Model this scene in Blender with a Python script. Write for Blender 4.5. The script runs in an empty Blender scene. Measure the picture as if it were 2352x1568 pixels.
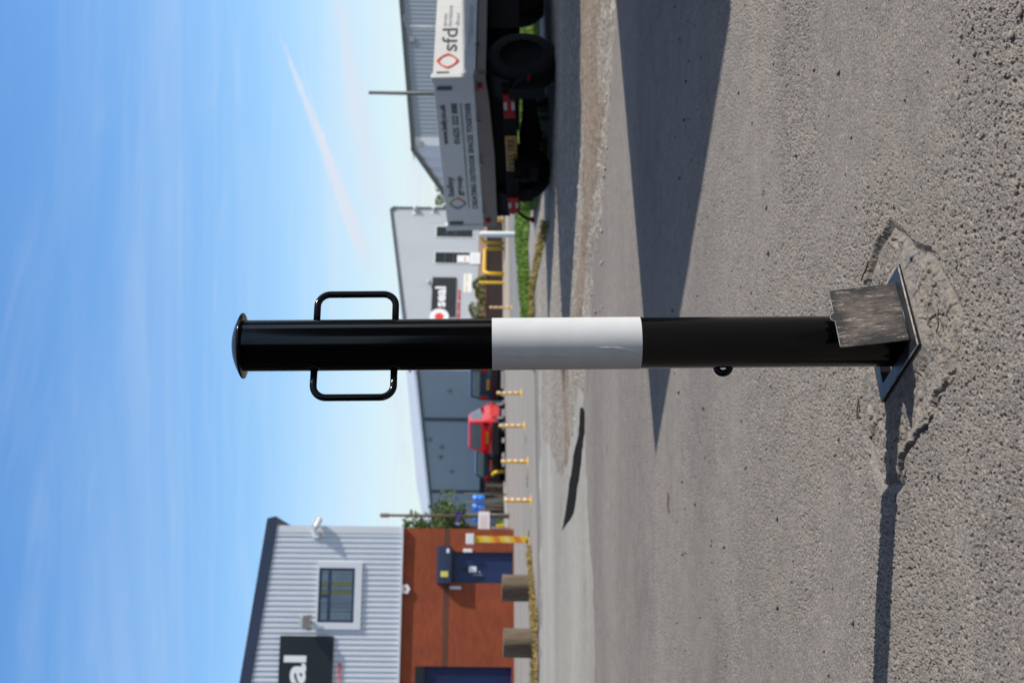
import bpy, bmesh, math, random
import numpy as np
from mathutils import Vector, Matrix

random.seed(7)
rng = np.random.default_rng(11)
R = math.radians
S = bpy.context.scene
COL = S.collection

# ------------------------------------------------------------------ camera (the photograph lies on its side)
F_PX, CX, CY = 3100.0, 784.0, 1176.0          # focal length and centre for an upright 1568 x 2352 frame
CAM_H = 0.603
ROLL = R(0.8)
SLOPE = math.tan(ROLL)                         # the yard falls gently to the left
PITCH = math.atan(45.0 / F_PX)
Fw = Vector((0, math.cos(PITCH), -math.sin(PITCH)))
R0 = Vector((1, 0, 0))
D0 = Fw.cross(R0)                              # image down
Rt = R0 * math.cos(ROLL) - D0 * math.sin(ROLL)
Dn = D0 * math.cos(ROLL) + R0 * math.sin(ROLL)
CAM = Vector((0, 0, CAM_H))

def ray(u, v):
    return Fw + Rt * ((u - CX) / F_PX) + Dn * ((v - CY) / F_PX)

cam_data = bpy.data.cameras.new("camera")
cam = bpy.data.objects.new("camera", cam_data)
COL.objects.link(cam)
S.camera = cam
cam_data.sensor_fit = 'HORIZONTAL'
cam_data.sensor_width = 36.0
cam_data.lens = F_PX / 2352.0 * 36.0
cam_data.clip_start = 0.05
cam_data.clip_end = 5000.0
m = Matrix((Dn, Rt, -Fw)).transposed().to_4x4()
m.translation = CAM
cam.matrix_world = m
cam_data.dof.use_dof = True
cam_data.dof.focus_distance = 1.98
cam_data.dof.aperture_fstop = 10.0
cam_data.dof.aperture_blades = 0

# ------------------------------------------------------------------ sun, sky, exposure
SUN_EL = R(43)
SUN_H = Vector((0.985, -0.155, 0)).normalized()
sun_dir = (SUN_H * math.cos(SUN_EL) + Vector((0, 0, math.sin(SUN_EL)))).normalized()
sd = bpy.data.lights.new("sun", 'SUN')
sd.energy = 4.7
sd.angle = R(0.53)
sd.color = (1.0, 0.945, 0.86)
sun = bpy.data.objects.new("sun", sd)
COL.objects.link(sun)
sun.rotation_euler = sun_dir.to_track_quat('Z', 'Y').to_euler()

world = bpy.data.worlds.new("World")
S.world = world
world.use_nodes = True
wt = world.node_tree
wn, wl = wt.nodes, wt.links
for n in list(wn):
    wn.remove(n)

def N(tree, kind, **kw):
    n = tree.nodes.new(kind)
    for k, v in kw.items():
        setattr(n, k, v)
    return n

wo = N(wt, 'ShaderNodeOutputWorld')
bg = N(wt, 'ShaderNodeBackground')
bg.inputs['Strength'].default_value = 0.15
sky = N(wt, 'ShaderNodeTexSky', sky_type='NISHITA')
sky.sun_disc = False
sky.sun_elevation = SUN_EL
sky.sun_rotation = math.atan2(SUN_H.x, SUN_H.y)
sky.air_density = 1.0
sky.dust_density = 0.7
sky.ozone_density = 1.6
tc = N(wt, 'ShaderNodeTexCoord')
sep = N(wt, 'ShaderNodeSeparateXYZ')
wl.new(tc.outputs['Generated'], sep.inputs[0])
# project the view direction on a flat cloud deck
zc = N(wt, 'ShaderNodeMath', operation='MAXIMUM')
wl.new(sep.outputs['Z'], zc.inputs[0]); zc.inputs[1].default_value = 0.015
zz = N(wt, 'ShaderNodeMath', operation='ADD'); wl.new(zc.outputs[0], zz.inputs[0]); zz.inputs[1].default_value = 0.03
dx = N(wt, 'ShaderNodeMath', operation='DIVIDE'); wl.new(sep.outputs['X'], dx.inputs[0]); wl.new(zz.outputs[0], dx.inputs[1])
dy = N(wt, 'ShaderNodeMath', operation='DIVIDE'); wl.new(sep.outputs['Y'], dy.inputs[0]); wl.new(zz.outputs[0], dy.inputs[1])
cv = N(wt, 'ShaderNodeCombineXYZ'); wl.new(dx.outputs[0], cv.inputs[0]); wl.new(dy.outputs[0], cv.inputs[1])

def cloud(scale, rot, sx, sy, lo, hi, detail=7, rough=0.6, dist=0.6, off=(0, 0, 0)):
    mp = N(wt, 'ShaderNodeMapping')
    mp.inputs['Rotation'].default_value = (0, 0, rot)
    mp.inputs['Scale'].default_value = (sx, sy, 1)
    mp.inputs['Location'].default_value = off
    wl.new(cv.outputs[0], mp.inputs[0])
    no = N(wt, 'ShaderNodeTexNoise')
    no.inputs['Scale'].default_value = scale
    no.inputs['Detail'].default_value = detail
    no.inputs['Roughness'].default_value = rough
    no.inputs['Distortion'].default_value = dist
    wl.new(mp.outputs[0], no.inputs['Vector'])
    mr = N(wt, 'ShaderNodeMapRange', interpolation_type='SMOOTHSTEP')
    mr.inputs['From Min'].default_value = lo
    mr.inputs['From Max'].default_value = hi
    wl.new(no.outputs['Fac'], mr.inputs['Value'])
    return mr.outputs[0]

def wmath(op, a, b, clamp=False):
    q = N(wt, 'ShaderNodeMath', operation=op); q.use_clamp = clamp
    for i, s in enumerate((a, b)):
        if isinstance(s, (int, float)):
            q.inputs[i].default_value = s
        else:
            wl.new(s, q.inputs[i])
    return q.outputs[0]

c1 = cloud(0.55, R(9), 0.5, 1.1, 0.42, 0.80, dist=1.6, off=(1.3, 0.2, 0))
c2 = cloud(1.5, R(-24), 0.55, 1.3, 0.48, 0.80, dist=2.0, off=(4, 2, 0))
c3 = cloud(0.16, R(12), 0.6, 1.0, 0.40, 0.75, off=(2, 7, 0))
c4 = cloud(3.0, R(30), 0.35, 1.5, 0.48, 0.75, dist=1.5, off=(9, 1, 0))
cirrus = wmath('ADD', wmath('ADD', wmath('MULTIPLY', c1, 0.30), wmath('MULTIPLY', c2, 0.13)), wmath('MULTIPLY', c4, 0.05))

def contrail(p0, p1, w0, w1, strength):
    """a vapour trail: a band along the great circle through two directions, widening with age"""
    a, b = ray(*p0).normalized(), ray(*p1).normalized()
    nrm_ = a.cross(b).normalized(); t_ = (b - a * a.dot(b)).normalized(); L_ = math.acos(a.dot(b))
    def dot(v):
        q = N(wt, 'ShaderNodeVectorMath', operation='DOT_PRODUCT'); q.inputs[1].default_value = v
        wl.new(tc.outputs['Generated'], q.inputs[0]); return q.outputs['Value']
    along = wmath('DIVIDE', dot(t_), math.sin(L_))
    mid_ = wmath('MULTIPLY', wmath('SUBTRACT', c4, 0.5), 0.0016)
    width = wmath('ADD', wmath('MULTIPLY', along, w1 - w0), w0)
    off = wmath('DIVIDE', wmath('ABSOLUTE', wmath('ADD', dot(nrm_), mid_), 0), width)
    core = N(wt, 'ShaderNodeMapRange', interpolation_type='SMOOTHSTEP'); core.inputs['From Min'].default_value = 1.0; core.inputs['From Max'].default_value = 0.0
    wl.new(off, core.inputs['Value'])
    e0 = N(wt, 'ShaderNodeMapRange', interpolation_type='SMOOTHSTEP'); e0.inputs['From Min'].default_value = -0.06; e0.inputs['From Max'].default_value = 0.25
    wl.new(along, e0.inputs['Value'])
    e1 = N(wt, 'ShaderNodeMapRange', interpolation_type='SMOOTHSTEP'); e1.inputs['From Min'].default_value = 1.35; e1.inputs['From Max'].default_value = 1.0
    wl.new(along, e1.inputs['Value'])
    return wmath('MULTIPLY', wmath('MULTIPLY', core.outputs[0], strength), wmath('MULTIPLY', e0.outputs[0], e1.outputs[0]))
trail = wmath('ADD', contrail((1500, 640), (1050, 815), 0.0013, 0.0085, 0.75), contrail((1430, 690), (1060, 800), 0.0014, 0.0045, 0.34))
trail = wmath('ADD', trail, contrail((1640, 765), (1150, 858), 0.006, 0.016, 0.42))
cirrus = wmath('ADD', cirrus, trail)
# unseen high cloud added above the frame to whiten the blue ambient light
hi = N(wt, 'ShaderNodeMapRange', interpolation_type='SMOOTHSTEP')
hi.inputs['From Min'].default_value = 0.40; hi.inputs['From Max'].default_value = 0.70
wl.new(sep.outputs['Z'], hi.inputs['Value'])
# low milky veil near the horizon, thicker the longer the path through the air
hz = N(wt, 'ShaderNodeMapRange', interpolation_type='SMOOTHERSTEP')
hz.inputs['From Min'].default_value = 0.20; hz.inputs['From Max'].default_value = 0.01
wl.new(sep.outputs['Z'], hz.inputs['Value'])
veil = wmath('MULTIPLY', hz.outputs[0], wmath('ADD', wmath('MULTIPLY', c3, 0.35), 0.66))
pn = N(wt, 'ShaderNodeTexNoise'); pn.inputs['Scale'].default_value = 9; pn.inputs['Detail'].default_value = 6; pn.inputs['Roughness'].default_value = 0.6
pmap = N(wt, 'ShaderNodeMapping'); pmap.inputs['Scale'].default_value = (1, 1, 2.6); pmap.inputs['Location'].default_value = (0.35, 0.1, 0)
wl.new(tc.outputs['Generated'], pmap.inputs[0]); wl.new(pmap.outputs[0], pn.inputs['Vector'])
pr = N(wt, 'ShaderNodeMapRange', interpolation_type='SMOOTHSTEP'); pr.inputs['From Min'].default_value = 0.52; pr.inputs['From Max'].default_value = 0.66
wl.new(pn.outputs['Fac'], pr.inputs['Value'])
pz_ = N(wt, 'ShaderNodeMapRange', interpolation_type='SMOOTHSTEP'); pz_.inputs['From Min'].default_value = 0.13; pz_.inputs['From Max'].default_value = 0.06
wl.new(sep.outputs['Z'], pz_.inputs['Value'])
puffs = wmath('MULTIPLY', wmath('MULTIPLY', pr.outputs[0], pz_.outputs[0]), 0.5)
cov = wmath('ADD', wmath('ADD', cirrus, puffs), wmath('MULTIPLY', veil, 0.72), True)
cmix = N(wt, 'ShaderNodeMix', data_type='RGBA')
wl.new(cov, cmix.inputs['Factor'])
hsv = N(wt, 'ShaderNodeHueSaturation')
hsv.inputs['Hue'].default_value = 0.505
hsv.inputs['Saturation'].default_value = 1.33
hsv.inputs['Value'].default_value = 1.26
wl.new(sky.outputs[0], hsv.inputs['Color'])
wl.new(hsv.outputs[0], cmix.inputs['A'])
cmix.inputs['B'].default_value = (4.8, 5.3, 6.05, 1)
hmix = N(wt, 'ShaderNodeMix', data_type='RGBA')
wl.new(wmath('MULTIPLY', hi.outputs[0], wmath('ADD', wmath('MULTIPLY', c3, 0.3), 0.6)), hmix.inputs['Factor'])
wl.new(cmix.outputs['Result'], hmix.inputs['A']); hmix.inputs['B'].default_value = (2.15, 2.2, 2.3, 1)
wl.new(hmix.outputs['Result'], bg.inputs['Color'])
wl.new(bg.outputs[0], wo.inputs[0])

S.view_settings.view_transform = 'Standard'
S.view_settings.look = 'None'
S.view_settings.exposure = 0.0
S.view_settings.gamma = 1.0
S.view_settings.use_curve_mapping = False

# ------------------------------------------------------------------ layout helpers
def at(u, v, Y):
    d = ray(u, v)
    return CAM + d * (Y / d.y)

def gp(u, v):
    """point of the yard surface (z = SLOPE * x) that lies at u, v"""
    d = ray(u, v)
    t = -CAM_H / (d.z - SLOPE * d.x)
    return CAM + d * t

def gz(x):
    return SLOPE * x

class Plane:
    """a vertical wall plane: origin on the ground, x along the wall, y into the wall, z up"""
    def __init__(s, x, y, ang):
        s.o = Vector((x, y, 0)); s.ang = ang
        s.d = Vector((math.cos(ang), math.sin(ang), 0))
        s.n = Vector((-math.sin(ang), math.cos(ang), 0))
    def at(s, u, v, depth=0.0):
        d = ray(u, v)
        t = ((s.o + s.n * depth - CAM).dot(s.n)) / d.dot(s.n)
        p = CAM + d * t
        return (p - s.o).dot(s.d), p.z
    def rect(s, u0, u1, v0, v1, depth=0.0):
        a = s.at(u0, v0, depth); b = s.at(u1, v1, depth); c = s.at(u0, v1, depth); e = s.at(u1, v0, depth)
        return (a[0] + c[0]) / 2, (b[0] + e[0]) / 2, (b[1] + c[1]) / 2, (a[1] + e[1]) / 2   # x0 x1 z0 z1

# ------------------------------------------------------------------ materials
def new_mat(name):
    mt = bpy.data.materials.new(name)
    mt.use_nodes = True
    return mt, mt.node_tree, mt.node_tree.nodes['Principled BSDF']

def lk(t, a, b):
    t.links.new(a, b)

def rgba(c):
    return (c[0], c[1], c[2], 1)

def pm(name, col, rough=0.5, metal=0.0, var=0.12, scale=6.0, bump=0.0, bscale=60.0, col2=None, spec=0.5, coat=0.0, stretch=None):
    """principled material with noise-driven tone, roughness and bump"""
    mt, t, b = new_mat(name)
    co = N(t, 'ShaderNodeTexCoord')
    src = co.outputs['Object']
    if stretch:
        mp = N(t, 'ShaderNodeMapping'); mp.inputs['Scale'].default_value = stretch
        lk(t, src, mp.inputs[0]); src = mp.outputs[0]
    no = N(t, 'ShaderNodeTexNoise'); no.inputs['Scale'].default_value = scale
    no.inputs['Detail'].default_value = 6; no.inputs['Roughness'].default_value = 0.62
    lk(t, src, no.inputs['Vector'])
    rp = N(t, 'ShaderNodeValToRGB')
    c2 = col2 or tuple(max(0, c * (1 + var)) for c in col)
    c1 = col if col2 else tuple(c * (1 - var) for c in col)
    rp.color_ramp.elements[0].position = 0.3; rp.color_ramp.elements[1].position = 0.7
    rp.color_ramp.elements[0].color = rgba(c1); rp.color_ramp.elements[1].color = rgba(c2)
    lk(t, no.outputs['Fac'], rp.inputs[0])
    lk(t, rp.outputs[0], b.inputs['Base Color'])
    mr = N(t, 'ShaderNodeMapRange'); mr.inputs['To Min'].default_value = max(0.02, rough - 0.08); mr.inputs['To Max'].default_value = min(1, rough + 0.08)
    lk(t, no.outputs['Fac'], mr.inputs['Value']); lk(t, mr.outputs[0], b.inputs['Roughness'])
    b.inputs['Metallic'].default_value = metal
    b.inputs['Specular IOR Level'].default_value = spec
    b.inputs['Coat Weight'].default_value = coat
    b.inputs['Coat Roughness'].default_value = 0.05
    if bump > 0:
        n2 = N(t, 'ShaderNodeTexNoise'); n2.inputs['Scale'].default_value = bscale; n2.inputs['Detail'].default_value = 5
        lk(t, src, n2.inputs['Vector'])
        bp = N(t, 'ShaderNodeBump'); bp.inputs['Strength'].default_value = bump; bp.inputs['Distance'].default_value = 0.01
        lk(t, n2.outputs['Fac'], bp.inputs['Height']); lk(t, bp.outputs[0], b.inputs['Normal'])
    return mt

M = {}
M['gloss_black'] = pm('gloss_black_paint', (0.0022, 0.0022, 0.0026), 0.12, var=0.2, scale=9, spec=0.28)
_t = M['gloss_black'].node_tree; _b = _t.nodes['Principled BSDF']; _co = N(_t, 'ShaderNodeTexCoord')
_n = N(_t, 'ShaderNodeTexNoise'); _n.inputs['Scale'].default_value = 210; _n.inputs['Detail'].default_value = 6; _n.inputs['Roughness'].default_value = 0.8
_n2 = N(_t, 'ShaderNodeTexNoise'); _n2.inputs['Scale'].default_value = 14; _n2.inputs['Detail'].default_value = 5
for q_ in (_n, _n2): lk(_t, _co.outputs['Object'], q_.inputs['Vector'])
_a = N(_t, 'ShaderNodeMath', operation='MULTIPLY'); lk(_t, _n.outputs['Fac'], _a.inputs[0]); lk(_t, _n2.outputs['Fac'], _a.inputs[1])
_r = N(_t, 'ShaderNodeMapRange', interpolation_type='SMOOTHSTEP'); _r.inputs['From Min'].default_value = 0.36; _r.inputs['From Max'].default_value = 0.46; _r.inputs['To Max'].default_value = 0.30
lk(_t, _a.outputs[0], _r.inputs['Value'])
_m = N(_t, 'ShaderNodeMix', data_type='RGBA'); _m.inputs['B'].default_value = (0.06, 0.052, 0.044, 1)
lk(_t, _b.inputs['Base Color'].links[0].from_socket, _m.inputs['A']); lk(_t, _r.outputs[0], _m.inputs['Factor']); lk(_t, _m.outputs['Result'], _b.inputs['Base Color'])
M['steel_dark'] = pm('dark_painted_steel', (0.015, 0.016, 0.020), 0.42, var=0.35, scale=60, bump=0.08, bscale=300, spec=0.28)
M['rubber'] = pm('tyre_rubber', (0.004, 0.004, 0.004), 0.92, var=0.3, scale=20, bump=0.2, bscale=80)
M['black_plastic'] = pm('black_plastic', (0.012, 0.012, 0.013), 0.55, var=0.25, scale=8)
M['chassis'] = pm('chassis_black', (0.005, 0.0045, 0.0045), 0.8, var=0.4, scale=5, spec=0.2)
M['white_paint'] = pm('white_paint', (0.70, 0.70, 0.685), 0.40, scale=4, col2=(0.80, 0.81, 0.80), stretch=(1, 1, 0.35))
M['sign_white'] = pm('sign_white', (0.80, 0.80, 0.79), 0.45, var=0.03, scale=3)
M['sign_black'] = pm('sign_black', (0.008, 0.009, 0.011), 0.45, var=0.2, scale=2)
M['sign_red'] = pm('sign_red', (0.72, 0.05, 0.03), 0.45, var=0.06)
M['letter_grey'] = pm('letter_grey', (0.10, 0.105, 0.11), 0.5, var=0.08)
M['letter_faint'] = pm('letter_faint', (0.50, 0.50, 0.49), 0.5, var=0.08)
M['logo_orange'] = pm('logo_orange', (0.78, 0.16, 0.03), 0.45, col2=(0.62, 0.05, 0.03), scale=1.3)
M['logo_blue'] = pm('logo_blue', (0.04, 0.16, 0.42), 0.45)
M['logo_green'] = pm('logo_green', (0.05, 0.27, 0.18), 0.45)
M['logo_yellow'] = pm('logo_yellow', (0.66, 0.45, 0.03), 0.45)
M['yellow_plate'] = pm('yellow_plate', (0.42, 0.21, 0.008), 0.4, var=0.08)
M['red_lens'] = pm('red_lens', (0.36, 0.004, 0.008), 0.3, var=0.1, spec=0.15)
M['clear_lens'] = pm('clear_lens', (0.45, 0.45, 0.47), 0.2, var=0.1)
M['galv'] = pm('galvanised_steel', (0.30, 0.31, 0.31), 0.42, metal=0.55, var=0.15, scale=14)
M['grey_sill'] = pm('sill_steel', (0.23, 0.205, 0.185), 0.55, var=0.18, scale=7, col2=(0.26, 0.19, 0.15))
M['yellow_paint'] = pm('yellow_paint', (0.82, 0.50, 0.015), 0.42, var=0.10, scale=5)
M['orange_film'] = pm('orange_film', (0.72, 0.22, 0.03), 0.4, var=0.08)
M['pale_yellow'] = pm('pale_yellow_film', (0.78, 0.60, 0.16), 0.4, var=0.06)
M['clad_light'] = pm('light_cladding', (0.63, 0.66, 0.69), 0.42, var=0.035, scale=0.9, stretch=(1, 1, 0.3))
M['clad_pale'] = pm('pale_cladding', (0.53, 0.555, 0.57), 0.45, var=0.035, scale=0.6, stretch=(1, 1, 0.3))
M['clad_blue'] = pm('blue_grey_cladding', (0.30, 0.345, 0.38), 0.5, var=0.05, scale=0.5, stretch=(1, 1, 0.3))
M['trim_light'] = pm('light_trim', (0.62, 0.64, 0.66), 0.4, var=0.03)
M['navy'] = pm('navy_paint', (0.022, 0.034, 0.072), 0.42, var=0.08, scale=2)
M['navy_roof'] = pm('navy_roof_metal', (0.022, 0.034, 0.070), 0.5, var=0.06, scale=1)
M['navy_door'] = pm('navy_door', (0.012, 0.026, 0.090), 0.4, var=0.10, scale=2)
M['grey_trim'] = pm('dark_grey_trim', (0.055, 0.07, 0.075), 0.5, var=0.1)
M['camera_white'] = pm('camera_white', (0.74, 0.75, 0.75), 0.35, var=0.03)
M['lamp_grey'] = pm('lamp_grey', (0.28, 0.30, 0.30), 0.45, var=0.08)
M['bark'] = pm('bark', (0.13, 0.095, 0.065), 0.9, var=0.35, scale=10, bump=0.5, bscale=30, stretch=(1, 1, 0.25))
M['log_wood'] = pm('weathered_log', (0.09, 0.066, 0.045), 0.9, scale=26, bump=1.0, bscale=40, stretch=(1, 1, 0.14), col2=(0.19, 0.14, 0.095))
M['log_end'] = pm('log_end', (0.33, 0.26, 0.18), 0.9, var=0.2, scale=14)
M['pole_wood'] = pm('pole_wood', (0.16, 0.115, 0.085), 0.85, var=0.2, scale=4, stretch=(1, 1, 0.2))
M['lamp_pole'] = pm('lamp_pole_green', (0.085, 0.10, 0.075), 0.55, var=0.12)
M['leaf'] = pm('leaf_green', (0.055, 0.10, 0.02), 0.6, scale=3, col2=(0.12, 0.17, 0.045), spec=0.3)
M['dark_leaf'] = pm('dark_leaf', (0.014, 0.018, 0.012), 0.8, scale=5, spec=0.1)
M['pale_stone'] = pm('pale_stone', (0.34, 0.31, 0.27), 0.9, scale=12, col2=(0.52, 0.49, 0.44))
M['worn_edge'] = pm('worn_steel_edge', (0.10, 0.09, 0.08), 0.45, scale=90, col2=(0.42, 0.38, 0.33))
M['hedge_leaf'] = pm('hedge_leaf', (0.07, 0.10, 0.012), 0.65, scale=5, col2=(0.19, 0.19, 0.03), spec=0.3)
M['grass'] = pm('grass_blades', (0.10, 0.19, 0.018), 0.65, scale=1.5, col2=(0.17, 0.26, 0.04), spec=0.3)
M['dry_grass'] = pm('dry_grass_blades', (0.40, 0.28, 0.10), 0.8, scale=2.0, col2=(0.27, 0.21, 0.07), spec=0.2)
M['car_red'] = pm('car_paint_red', (0.56, 0.004, 0.010), 0.25, var=0.06, scale=2, coat=0.25, spec=0.35)
M['car_black'] = pm('car_paint_black', (0.006, 0.006, 0.007), 0.22, var=0.2, scale=2, coat=0.3)
M['car_navy'] = pm('car_paint_navy', (0.006, 0.007, 0.012), 0.22, var=0.2, scale=2, coat=0.3)
M['glass_dark'] = pm('dark_glass', (0.012, 0.018, 0.022), 0.05, var=0.3, scale=1.5, spec=0.25)
M['glass_car'] = pm('car_glass', (0.06, 0.085, 0.09), 0.06, var=0.35, scale=1.6, spec=0.9)
M['blind'] = pm('blind_fabric', (0.58, 0.62, 0.64), 0.7, var=0.25, scale=1.2)
M['blind_yellow'] = pm('blind_yellow', (0.62, 0.55, 0.16), 0.7, var=0.2, scale=3)  # yellow reflections in the window, painted into the slat colour
M['blue_drum'] = pm('blue_plastic', (0.05, 0.24, 0.80), 0.35, var=0.2, scale=3)
M['sign_blue'] = pm('sign_blue', (0.07, 0.07, 0.32), 0.45, var=0.2, scale=4)
M['pallet'] = pm('pallet_wood', (0.10, 0.075, 0.06), 0.85, var=0.3, scale=3)
M['mirror_metal'] = pm('wheel_alloy', (0.62, 0.62, 0.63), 0.3, metal=0.9, var=0.1)
M['van_white'] = pm('van_paint', (0.72, 0.73, 0.73), 0.3, var=0.03, scale=1, coat=0.5)
M['sticker'] = pm('yellow_sticker', (0.66, 0.60, 0.12), 0.5, var=0.1, scale=12)

def band_mat():
    mt, t, b = new_mat('silver_reflective_band')
    co = N(t, 'ShaderNodeTexCoord')
    no = N(t, 'ShaderNodeTexNoise'); no.inputs['Scale'].default_value = 40; no.inputs['Detail'].default_value = 5
    lk(t, co.outputs['Object'], no.inputs['Vector'])
    rp = N(t, 'ShaderNodeValToRGB')
    rp.color_ramp.elements[0].color = (0.56, 0.575, 0.565, 1); rp.color_ramp.elements[1].color = (0.67, 0.68, 0.67, 1)
    lk(t, no.outputs['Fac'], rp.inputs[0]); lk(t, rp.outputs[0], b.inputs['Base Color'])
    b.inputs['Metallic'].default_value = 0.0
    b.inputs['Roughness'].default_value = 0.62
    b.inputs['Specular IOR Level'].default_value = 0.22
    # glass-bead grain and a few wrinkles in the film
    g = N(t, 'ShaderNodeTexNoise'); g.inputs['Scale'].default_value = 900
    lk(t, co.outputs['Object'], g.inputs['Vector'])
    b1 = N(t, 'ShaderNodeBump'); b1.inputs['Strength'].default_value = 0.10; b1.inputs['Distance'].default_value = 0.001
    lk(t, g.outputs['Fac'], b1.inputs['Height'])
    lk(t, b1.outputs[0], b.inputs['Normal'])
    return mt
M['band'] = band_mat()

def lid_mat():
    """black paint worn through to dusty steel, scratched along the lid (object x)"""
    mt, t, b = new_mat('worn_lid_paint')
    co = N(t, 'ShaderNodeTexCoord')
    def noise(sc, stretch, det=6, rough=0.65):
        mp = N(t, 'ShaderNodeMapping'); mp.inputs['Scale'].default_value = stretch
        lk(t, co.outputs['Object'], mp.inputs[0])
        no = N(t, 'ShaderNodeTexNoise'); no.inputs['Scale'].default_value = sc; no.inputs['Detail'].default_value = det; no.inputs['Roughness'].default_value = rough
        lk(t, mp.outputs[0], no.inputs['Vector'])
        return no.outputs['Fac']
    big = noise(26, (1, 1, 0.6), 4)
    scr = noise(240, (1.0, 1, 0.17), 9, 0.78)
    # wear is heaviest in the middle of the plate
    sp = N(t, 'ShaderNodeSeparateXYZ'); lk(t, co.outputs['Object'], sp.inputs[0])
    def mth(op, a, c, clamp=False):
        q = N(t, 'ShaderNodeMath', operation=op); q.use_clamp = clamp
        for i, s_ in enumerate((a, c)):
            if isinstance(s_, (int, float)): q.inputs[i].default_value = s_
            else: lk(t, s_, q.inputs[i])
        return q.outputs[0]
    ex = mth('ABSOLUTE', mth('MULTIPLY', mth('SUBTRACT', sp.outputs['X'], 0.0), 1 / 0.0545), 0)
    ez = mth('ABSOLUTE', mth('MULTIPLY', mth('SUBTRACT', sp.outputs['Z'], 0.044), 1 / 0.053), 0)
    edge = mth('SUBTRACT', 1.0, mth('MAXIMUM', ex, ez), True)
    wear = mth('ADD', mth('MULTIPLY', edge, 1.0), mth('MULTIPLY', mth('SUBTRACT', big, 0.5), 1.3))
    r1 = N(t, 'ShaderNodeMapRange', interpolation_type='SMOOTHSTEP'); r1.inputs['From Min'].default_value = 0.02; r1.inputs['From Max'].default_value = 0.55
    lk(t, wear, r1.inputs['Value'])
    r2 = N(t, 'ShaderNodeMapRange', interpolation_type='SMOOTHSTEP'); r2.inputs['From Min'].default_value = 0.565; r2.inputs['From Max'].default_value = 0.595
    lk(t, scr, r2.inputs['Value'])
    mx = N(t, 'ShaderNodeMix', data_type='RGBA'); mx.inputs['A'].default_value = (0.013, 0.012, 0.012, 1); mx.inputs['B'].default_value = (0.105, 0.082, 0.068, 1)
    lk(t, r1.outputs[0], mx.inputs['Factor'])
    m2 = N(t, 'ShaderNodeMix', data_type='RGBA'); m2.inputs['B'].default_value = (0.44, 0.36, 0.28, 1)
    lk(t, mx.outputs['Result'], m2.inputs['A'])
    f2 = mth('MULTIPLY', r2.outputs[0], mth('ADD', mth('MULTIPLY', r1.outputs[0], 0.35), 0.45))
    lk(t, f2, m2.inputs['Factor'])
    r3 = N(t, 'ShaderNodeMapRange', interpolation_type='SMOOTHSTEP'); r3.inputs['From Min'].default_value = 0.50; r3.inputs['From Max'].default_value = 0.44
    scr2 = noise(190, (1.0, 1, 0.2), 9, 0.78)
    lk(t, scr2, r3.inputs['Value'])
    m3 = N(t, 'ShaderNodeMix', data_type='RGBA'); m3.inputs['B'].default_value = (0.018, 0.017, 0.017, 1)
    lk(t, m2.outputs['Result'], m3.inputs['A']); lk(t, mth('MULTIPLY', r3.outputs[0], 0.75), m3.inputs['Factor'])
    lk(t, m3.outputs['Result'], b.inputs['Base Color'])
    b.inputs['Roughness'].default_value = 0.62
    bp = N(t, 'ShaderNodeBump'); bp.inputs['Strength'].default_value = 0.35; bp.inputs['Distance'].default_value = 0.0012
    lk(t, scr, bp.inputs['Height']); lk(t, bp.outputs[0], b.inputs['Normal'])
    return mt
M['lid'] = lid_mat()

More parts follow.
